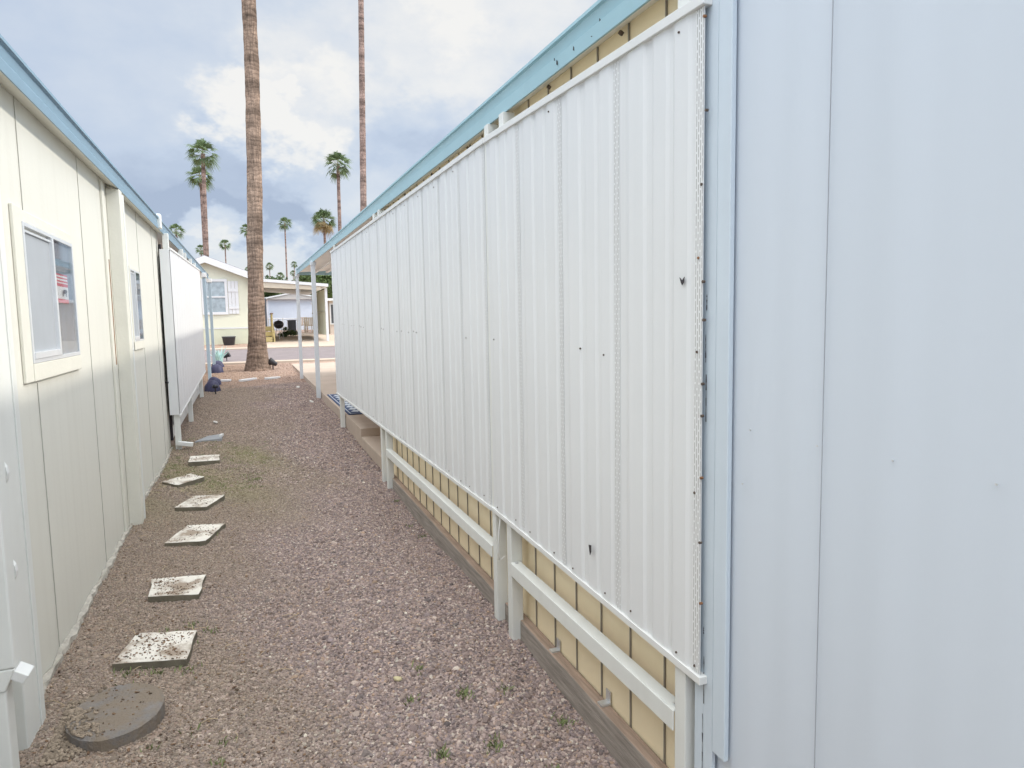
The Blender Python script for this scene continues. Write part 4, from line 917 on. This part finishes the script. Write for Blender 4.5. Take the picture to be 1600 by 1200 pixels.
bgpalm(275, 361, 13, 1.7, 'background palm peeking over the blue gutter of the cream house', 0)
bgpalm(314, 390, 9, 1.6, 'small palm at the foot of the crossing pair, over the yellow roof peak', 1)
bgpalm(421, 416, 7, 1.6, 'tiny far palm just right of the big trunk', 0)
bgpalm(459.5, 413, 6, 1.5, 'tiny far palm, upper one of two beside the grey carport post', 1)
bgpalm(458, 427, 5.5, 1.5, 'tiny far palm, lower one of two beside the grey carport post', 0)
bgpalm(438, 431, 7, 2.0, 'bushy low far palm over the white carport roof', 1)
bgpalm(387, 421, 5, 1.5, 'tiny far palm at the left edge of the big trunk above the roof eave', 0)
bgpalm(515.5, 428, 16, 1.5, 'palm between the cream screen and the long sunshade, mostly hidden', 0, rb=.22)

# ------------------------------------------------------------------ houses across the street
YH = 30.
def P2(px, py, y=YH): return at_y(px, py, y)
fh = thing('house', (P2(330, 535)[0], YH, .6), 'pale yellow gabled house across the street with white shutters', 'house')
ap = P2(320, 408); er = P2(388.5, 433); gb = P2(389, 536); 
xl_, xr_ = ap[0] - (er[0] - ap[0]), er[0]; zr, ze, zf = ap[2], er[2], .55
b = MB(); D = 11
pl = [(xl_, zf), (xr_, zf), (xr_, ze), (ap[0], zr), (xl_, ze)]
b._add([(x, YH, z) for x, z in pl] + [(x, YH + D, z) for x, z in pl], [(0, 1, 2, 3, 4), (9, 8, 7, 6, 5), (1, 6, 7, 2), (0, 4, 9, 5)]); b.build('wall', MT['house_yellow'], fh)
b = MB(); zk = P2(340, 514)[2]
b.box(xl_, xr_ - .01, YH - .03, YH - .001, zf, zk)
for i in range(40):
    x = xl_ + (xr_ - xl_ - .05)*i/39; b.box(x, x + .025, YH - .045, YH - .0305, zf, zk - .02)
b.build('skirting', MT['skirting'], fh)
b = MB(); b.box(xl_, xr_ + .02, YH - .05, YH - .031, zk, zk + .05); b.build('skirt_trim', MT['trim_white'], fh)
rt = MB(); k_ = (ze - zr)/(er[0] - ap[0]); ov = .25
def roofz(dx): return zr + k_*dx
e1 = (er[0] - ap[0]) + .15
for sg in (1, -1):
    rt._add([(ap[0], YH - ov, zr + .10), (ap[0] + sg*e1, YH - ov, roofz(e1) + .10), (ap[0] + sg*e1, YH + D, roofz(e1) + .10), (ap[0], YH + D, zr + .10),
             (ap[0], YH - ov, zr + .21), (ap[0] + sg*e1, YH - ov, roofz(e1) + .21), (ap[0] + sg*e1, YH + D, roofz(e1) + .21), (ap[0], YH + D, zr + .21)], [(0, 1, 2, 3), (4, 5, 6, 7), (1, 2, 6, 5), (2, 3, 7, 6), (0, 1, 5, 4)])
ro = rt.build('roof', MT['roof_grey'], fh)
b = MB()
for sg in (1, -1):
    b._add([(ap[0], YH - ov - .02, zr - .07), (ap[0] + sg*e1, YH - ov - .02, roofz(e1) - .07), (ap[0] + sg*e1, YH - ov - .02, roofz(e1) + .19), (ap[0], YH - ov - .02, zr + .19),
            (ap[0], YH - ov + .02, zr - .07), (ap[0] + sg*e1, YH - ov + .02, roofz(e1) - .07), (ap[0] + sg*e1, YH - ov + .02, roofz(e1) + .19), (ap[0], YH - ov + .02, zr + .19)], [(0, 1, 2, 3), (4, 5, 6, 7), (0, 1, 5, 4), (2, 3, 7, 6), (1, 2, 6, 5)])
b.build('bargeboard', MT['trim_white'], ro)
q = P2(341, 409); b = MB(); b.box(q[0] - .15, q[0] + .15, YH + 1, YH + 1.3, q[2] - .2, q[2] + .06); b.build('roof_vent', MT['charcoal'], ro)
a0, a1 = P2(318, 440), P2(353, 487.5); wn = MB()
x0, x1, z0, z1 = a0[0], a1[0], a1[2], a0[2]
for r_ in ((x0 - .1, x0, z0 - .1, z1 + .1), (x1, x1 + .1, z0 - .1, z1 + .1), (x0, x1, z1, z1 + .1), (x0, x1, z0 - .1, z0)): wn.box(r_[0], r_[1], YH - .05, YH - .001, r_[2], r_[3])
wo = wn.build('window', MT['trim_white'], fh)
zm = (z0 + z1)/2; b = MB(); b.box(x0, x1, YH - .04, YH - .002, zm - .03, zm + .03); b.build('sash', MT['trim_white'], wo)
b = MB(); b.box(x0, x1, YH - .012, YH - .003, z0, zm - .031); b.box(x0, x1, YH - .012, YH - .003, zm + .031, z1); b.build('pane', mat('curtained_pane', (.36, .42, .45), .15, .25, 6, spec=.8), wo)
for s0 in (x1 + .12, x0 - .12 - .38):
    b = MB(); za, zc = z0 - .08, z1 + .02
    for i in range(3): b.box(s0 + i*.13, s0 + i*.13 + .118, YH - .035, YH - .001, za, zc)
    b.box(s0, s0 + .38, YH - .055, YH - .036, za + .2, za + .32); b.box(s0, s0 + .38, YH - .055, YH - .036, zc - .42, zc - .30); b.build('shutter', MT['trim_white'], fh)
q = P2(358, 537, YH - .5); w = 18*(YH - .5)/F; b = MB(); b.lathe([(.0, 0.), (w*.40, 0), (w*.5, w*.62), (w*.53, w*.62), (w*.53, w*.70), (w*.46, w*.70), (w*.42, w*.6), (0, w*.58)], (q[0], q[1], float(zg(q[0], q[1]))), 22); tag(b.build('planter_tub', MT['charcoal']), 'dark round planter tub against the yellow house skirting', 'planter')
# its carport
cp = thing('carport', (P2(450, 525)[0], YH, .7), 'white flat carport roof with beige beam beside the yellow house', 'carport')
c0, c1 = P2(388, 434.5), P2(511.5, 444); zz0, zz1 = c0[2], c1[2]; th = 4.2*YH/F
b = MB(); b.hexa([(c0[0], YH - .3, zz0 - th), (c1[0], YH - .3, zz1 - th), (c1[0], YH + 9, zz1 - th), (c0[0], YH + 9, zz0 - th)], [(c0[0], YH - .3, zz0), (c1[0], YH - .3, zz1), (c1[0], YH + 9, zz1), (c0[0], YH + 9, zz0)]); b.build('roof', MT['trim_white'], cp)
b = MB(); bh = 9*YH/F; b.hexa([(c0[0], YH - .26, zz0 - th - bh), (c1[0] - .3, YH - .26, zz1 - th - bh*.55), (c1[0] - .3, YH - .12, zz1 - th - bh*.55), (c0[0], YH - .12, zz0 - th - bh)], [(c0[0], YH - .26, zz0 - th - .002), (c1[0] - .3, YH - .26, zz1 - th - .002), (c1[0] - .3, YH - .12, zz1 - th - .002), (c0[0], YH - .12, zz0 - th - .002)]); b.build('beam', MT['beige'], cp)
s0 = P2(512.5, 527, YH); s1 = at_x(490, 521, s0[0]); xs0 = s0[0]; ydeep = min(s1[1], YH + 7)
b = MB(); zt0 = P2(512.5, 450)[2]
b.box(xs0 - .03, xs0, YH + .05, YH + 6, s0[2] + .1, zt0 - .05)
for i in range(22): b.box(xs0 - .05, xs0 - .031, YH + .08 + i*.27, YH + .10 + i*.27, s0[2] + .1, zt0 - .05)
b.box(xs0 - .06, xs0 - .0305, YH + .05, YH + 6, s0[2] + 1.05, s0[2] + 1.11)
b.build('screen_panel', MT['house_yellow'], cp)
b = MB(); b.box(xs0 - .06, xs0 + .04, YH - .05, YH + .045, s0[2] - .15, zt0); b.build('support_post', MT['trim_white'], cp)
# timber steps
a0, a1 = P2(410, 524, 30.5), P2(429.5, 524, 30.5); zf = float(zg(0, 30.5)); ws = thing('wooden_steps', ((a0[0] + a1[0])/2, 30.6, zf), 'raw timber steps with a handrail beside the yellow house', 'steps')
X0, X1 = a0[0], a1[0]; 
for i in range(3):
    b = MB(); y_ = 30.4 + i*.3; zt2 = zf + .22 + .22*i; b.box(X0, X1 - .06, y_, y_ + .30, zt2 - .05, zt2); b.box(X0, X1 - .06, y_, y_ + .03, zt2 - .19, zt2 - .051); b.build('tread', MT['plywood'], ws)
b = MB(); b.hexa([(X1 - .055, 30.35, zf - .02), (X1, 30.35, zf - .02), (X1, 31.5, zf - .02), (X1 - .055, 31.5, zf - .02)], [(X1 - .055, 30.35, zf + .42), (X1, 30.35, zf + .42), (X1, 31.5, zf + .80), (X1 - .055, 31.5, zf + .80)]); b.build('stringer', MT['plywood'], ws)
for y_ in (30.40, 31.42): b = MB(); b.box(X1 - .10, X1 - .056, y_, y_ + .09, zf, zf + 1.17); b.build('rail_post', MT['plywood'], ws)
b = MB(); b.box(X1 - .12, X1 - .03, 30.36, 31.55, zf + 1.171, zf + 1.22); b.build('handrail', MT['brown_wood'], ws)
# kettle barbecue
q = P2(435.5, 507, 33); zf = float(zg(0, 33)); bb = thing('barbecue', (q[0], 33, zf), 'black kettle barbecue on thin legs by the timber steps', 'barbecue'); R_ = .22; zc_ = q[2]
b = MB(); b.lathe([(0, -.2), (.12, -.17), (.2, -.08), (R_, 0)], (q[0], 33, zc_), 18); b.build('bowl', MT['black'], bb)
b = MB(); b.lathe([(R_ + .005, .002), (.2, .09), (.12, .16), (0, .185)], (q[0], 33, zc_), 18); ld = b.build('lid', MT['black'], bb)
b = MB(); b.box(q[0] - .05, q[0] + .05, 32.98, 33.02, zc_ + .19, zc_ + .215); b.build('handle', MT['brown_wood'], ld)
for a_ in (.5, 2.6, 4.7): b = MB(); b.tube([(q[0] + .1*math.cos(a_), 33 + .1*math.sin(a_), zc_ - .15), (q[0] + .24*math.cos(a_), 33 + .24*math.sin(a_), zf)], .013, 6); b.build('leg', MT['zinc'], bb)
# bushes and trees as leaf clumps
def leaves(cen, rad, n, size, col, seed):
    rg = np.random.default_rng(seed); k = 9
    cc = rg.normal(0, .42, (k, 3)); lab = rg.integers(0, k, n)
    p = cc[lab] + rg.normal(0, .22, (n, 3)); p = p*np.array(rad) + np.array(cen)
    a = rg.normal(size=(n, 3)); a /= np.linalg.norm(a, axis=1)[:, None]; b_ = np.cross(a, rg.normal(size=(n, 3))); b_ /= np.linalg.norm(b_, axis=1)[:, None]
    s_ = (size*rg.uniform(.6, 1.4, n))[:, None]
    V = np.stack([p - a*s_, p + b_*s_*.5, p + a*s_, p - b_*s_*.5], 1).reshape(-1, 3); Fq = np.arange(4*n).reshape(-1, 4)
    t = np.array(col)*rg.uniform(.6, 1.35, (k, 1))[lab]*rg.uniform(.8, 1.2, (n, 1)); return V, Fq, np.repeat(t, 4, 0)
q = P2(447, 516, 35); zf = float(zg(0, 35)); sb = thing('shrub', (q[0], 35, zf), 'low green shrub between the barbecue and the dark bin', 'shrub')
np_mesh('foliage', *leaves((0, 0, .22), (.30, .3, .22), 700, .05, (.12, .18, .08), 3), MT['bush'], parent=sb)
b = MB(); b.tube([(q[0], 35, zf - .03), (q[0] + .03, 35, zf + .2)], .02, 6); b.build('stem', MT['brown_wood'], sb)
a0, a1 = P2(450, 500, 38), P2(463, 514, 38); zf = float(zg(0, 38)); ac = thing('storage_bin', ((a0[0] + a1[0])/2, 38.3, zf), 'dark grey square bin in front of the white back building', 'bin')
b = MB(); b.box(a0[0], a1[0], 38, 38.6, zf, a0[2] - .04); b.build('body', MT['charcoal'], ac, bevel=.015); b = MB(); b.box(a0[0] - .02, a1[0] + .02, 37.97, 38.63, a0[2] - .039, a0[2]); b.build('lid', MT['charcoal'], ac, bevel=.01)
# white building at the back with a low gable
YB = 47.; wb = thing('outbuilding', (P2(452, 510, YB)[0], YB, .9), 'white ribbed metal building with a low gable behind the carport', 'building')
b0, b1, bp = P2(418.5, 468, YB), P2(500, 468, YB), P2(457, 459, YB)
b = MB(); b.box(b0[0], b1[0], YB, YB + 7, .9, b0[2])
for i in range(30): x = b0[0] + (b1[0] - b0[0])*i/30; b.box(x, x + .03, YB - .02, YB - .001, .9, b0[2] - .01)
b.build('wall', MT['metal_white'], wb)
b = MB(); zt = b0[2]; b._add([(b0[0] - .2, YB - .3, zt), (b1[0] + .2, YB - .3, zt), (bp[0], YB - .3, bp[2]), (b0[0] - .2, YB + 7, zt), (b1[0] + .2, YB + 7, zt), (bp[0], YB + 7, bp[2])], [(0, 1, 2), (3, 4, 5), (0, 2, 5, 3), (1, 2, 5, 4), (0, 1, 4, 3)]); b.build('roof', mat('grey_gable', (.50, .47, .44), .7, .05), wb)
b = MB(); b.hexa([(b0[0] - .25, YB - .35, zt + .01), (bp[0], YB - .35, bp[2] + .01), (bp[0], YB - .30, bp[2] + .01), (b0[0] - .25, YB - .30, zt + .01)], [(b0[0] - .25, YB - .35, zt + .1), (bp[0], YB - .35, bp[2] + .1), (bp[0], YB - .30, bp[2] + .1), (b0[0] - .25, YB - .30, zt + .1)])
b.hexa([(bp[0], YB - .35, bp[2] + .01), (b1[0] + .25, YB - .35, zt + .01), (b1[0] + .25, YB - .30, zt + .01), (bp[0], YB - .30, bp[2] + .01)], [(bp[0], YB - .35, bp[2] + .1), (b1[0] + .25, YB - .35, zt + .1), (b1[0] + .25, YB - .30, zt + .1), (bp[0], YB - .30, bp[2] + .1)]); b.build('roof_edge', MT['trim_white'], wb)
d0, d1 = P2(408, 466, 44), P2(418, 512, 44); b = MB(); b.box(d0[0], d1[0], 44, 46.5, .9, d0[2]); b.build('porch_bay', MT['charcoal'], wb)
# wire fence in front of it
YF = 42.; fc = thing('wire_fence', (P2(450, 515, YF)[0], YF, .88), 'grey wire fence with thin rails in front of the white building', 'fence')
f0, f1 = P2(419, 498, YF), P2(508, 498, YF); zf = float(zg(0, YF))
b = MB(); b.tube([(f0[0], YF, f0[2]), (f1[0], YF, f1[2])], .025, 6); b.build('top_rail', MT['zinc'], fc)
for i in range(5): x = f0[0] + (f1[0] - f0[0])*i/4; b = MB(); b.tube([(x, YF, zf - .05), (x, YF, f0[2] + .03)], .03, 6); b.build('fence_post', MT['zinc'], fc)
b = MB()
for i in range(28): x = f0[0] + (f1[0] - f0[0])*i/28; b.tube([(x, YF, zf), (x, YF, f0[2])], .006, 4)
for i in range(6): z_ = zf + (f0[2] - zf)*i/6; b.tube([(f0[0], YF + .01, z_), (f1[0], YF + .01, z_)], .006, 4)
b.build('wire_mesh', MT['zinc'], fc)
# patio chairs under the carport
def chair(px, py, Y, label, m, face=1):
    q = P2(px, py, Y); zf = float(zg(0, Y)); r0 = thing('patio_chair', (q[0], Y, zf), label, 'chair', 'chairs under the far carport'); x = q[0]; w = .26
    b = MB(); b.box(x - w, x + w, Y - w, Y + w, zf + .40, zf + .45); b.build('seat', m, r0)
    b = MB(); 
    for i in range(5): b.box(x - w + i*.11, x - w + i*.11 + .08, Y + w - .03, Y + w, zf + .451, zf + .83)
    b.box(x - w, x + w, Y + w - .04, Y + w + .02, zf + .831, zf + .87); b.build('backrest', m, r0)
    for sx in (-1, 1):
        b = MB(); b.box(x + sx*w - .03, x + sx*w + .03, Y - w, Y + w - .05, zf + .62, zf + .66); b.build('armrest', m, r0)
        for sy in (-1, 1): b = MB(); b.box(x + sx*(w - .03) - .025, x + sx*(w - .03) + .025, Y + sy*(w - .04) - .025, Y + sy*(w - .04) + .025, zf, zf + (.395 if sy > 0 else .615)); b.build('leg', m, r0)
chair(474, 520, 40.6, 'weathered slatted patio chair seen between the two grey carport posts', MT['tan_wall']); chair(484, 520, 39.4, 'paler slatted patio chair in front of the cream screen panel', MT['beige'])
# tan neighbour house glimpsed between the cream screen and the long sunshade
YN = 37.; nb = thing('house', (P2(540, 520, YN)[0], YN, .75), 'tan house corner with a white framed window seen past the cream screen', 'house')
n0, n1 = P2(514, 470, YN), P2(600, 470, YN); b = MB(); b.box(n0[0], n1[0], YN, YN + 8, .7, n0[2]); b.build('wall', MT['tan_wall'], nb)
b = MB(); b.box(n0[0] - .2, n1[0], YN - .3, YN + 8, n0[2] + .001, n0[2] + .12); b.build('roof', MT['trim_white'], nb)
w0, w1 = P2(516.5, 476, YN), P2(530, 505, YN); b = MB()
for r_ in ((w0[0] - .06, w0[0], w1[2], w0[2]), (w1[0], w1[0] + .06, w1[2], w0[2]), (w0[0] - .06, w1[0] + .06, w0[2], w0[2] + .06), (w0[0] - .06, w1[0] + .06, w1[2] - .06, w1[2])): b.box(r_[0], r_[1], YN - .05, YN - .001, r_[2], r_[3])
wo = b.build('window', MT['trim_white'], nb); b = MB(); b.box(w0[0], w1[0], YN - .02, YN - .002, w1[2], w0[2]); b.build('pane', MT['charcoal'], wo)
# trees behind
def tree(px, py, Y, rad, label, n=2600, col=(.11, .17, .065), seed=5):
    q = P2(px, py, Y); r0 = thing('leafy_tree', (q[0], Y, .95), label, 'tree', 'leafy trees far behind')
    np_mesh('crown', *leaves((0, 0, q[2] - .95), rad, n, .16, col, seed), MT['bush'], parent=r0)
    b = MB(); b.tube([(q[0], Y, .85), (q[0] + .1, Y, (q[2] + .95)/2), (q[0], Y, q[2])], [.2, .15, .07], 8); b.build('trunk', MT['brown_wood'], r0)
tree(500, 440, 58, (1.7, 1.7, .9), 'light green leafy tree under the right-hand patio roof', seed=6, col=(.16, .23, .08))
tree(468, 457, 66, (1.5, 1.5, .8), 'dark leafy tree showing between the carport and the white building', seed=8)
tree(425, 456, 70, (2.2, 1.8, .9), 'dark leafy tree just right of the big palm, under the carport roof', seed=9)
tree(498, 461, 64, (1.6, 1.6, .8), 'dark leafy tree behind the right end of the far carport', seed=12)

for o in SC.objects:
    if '_o' in o: del o['_o']
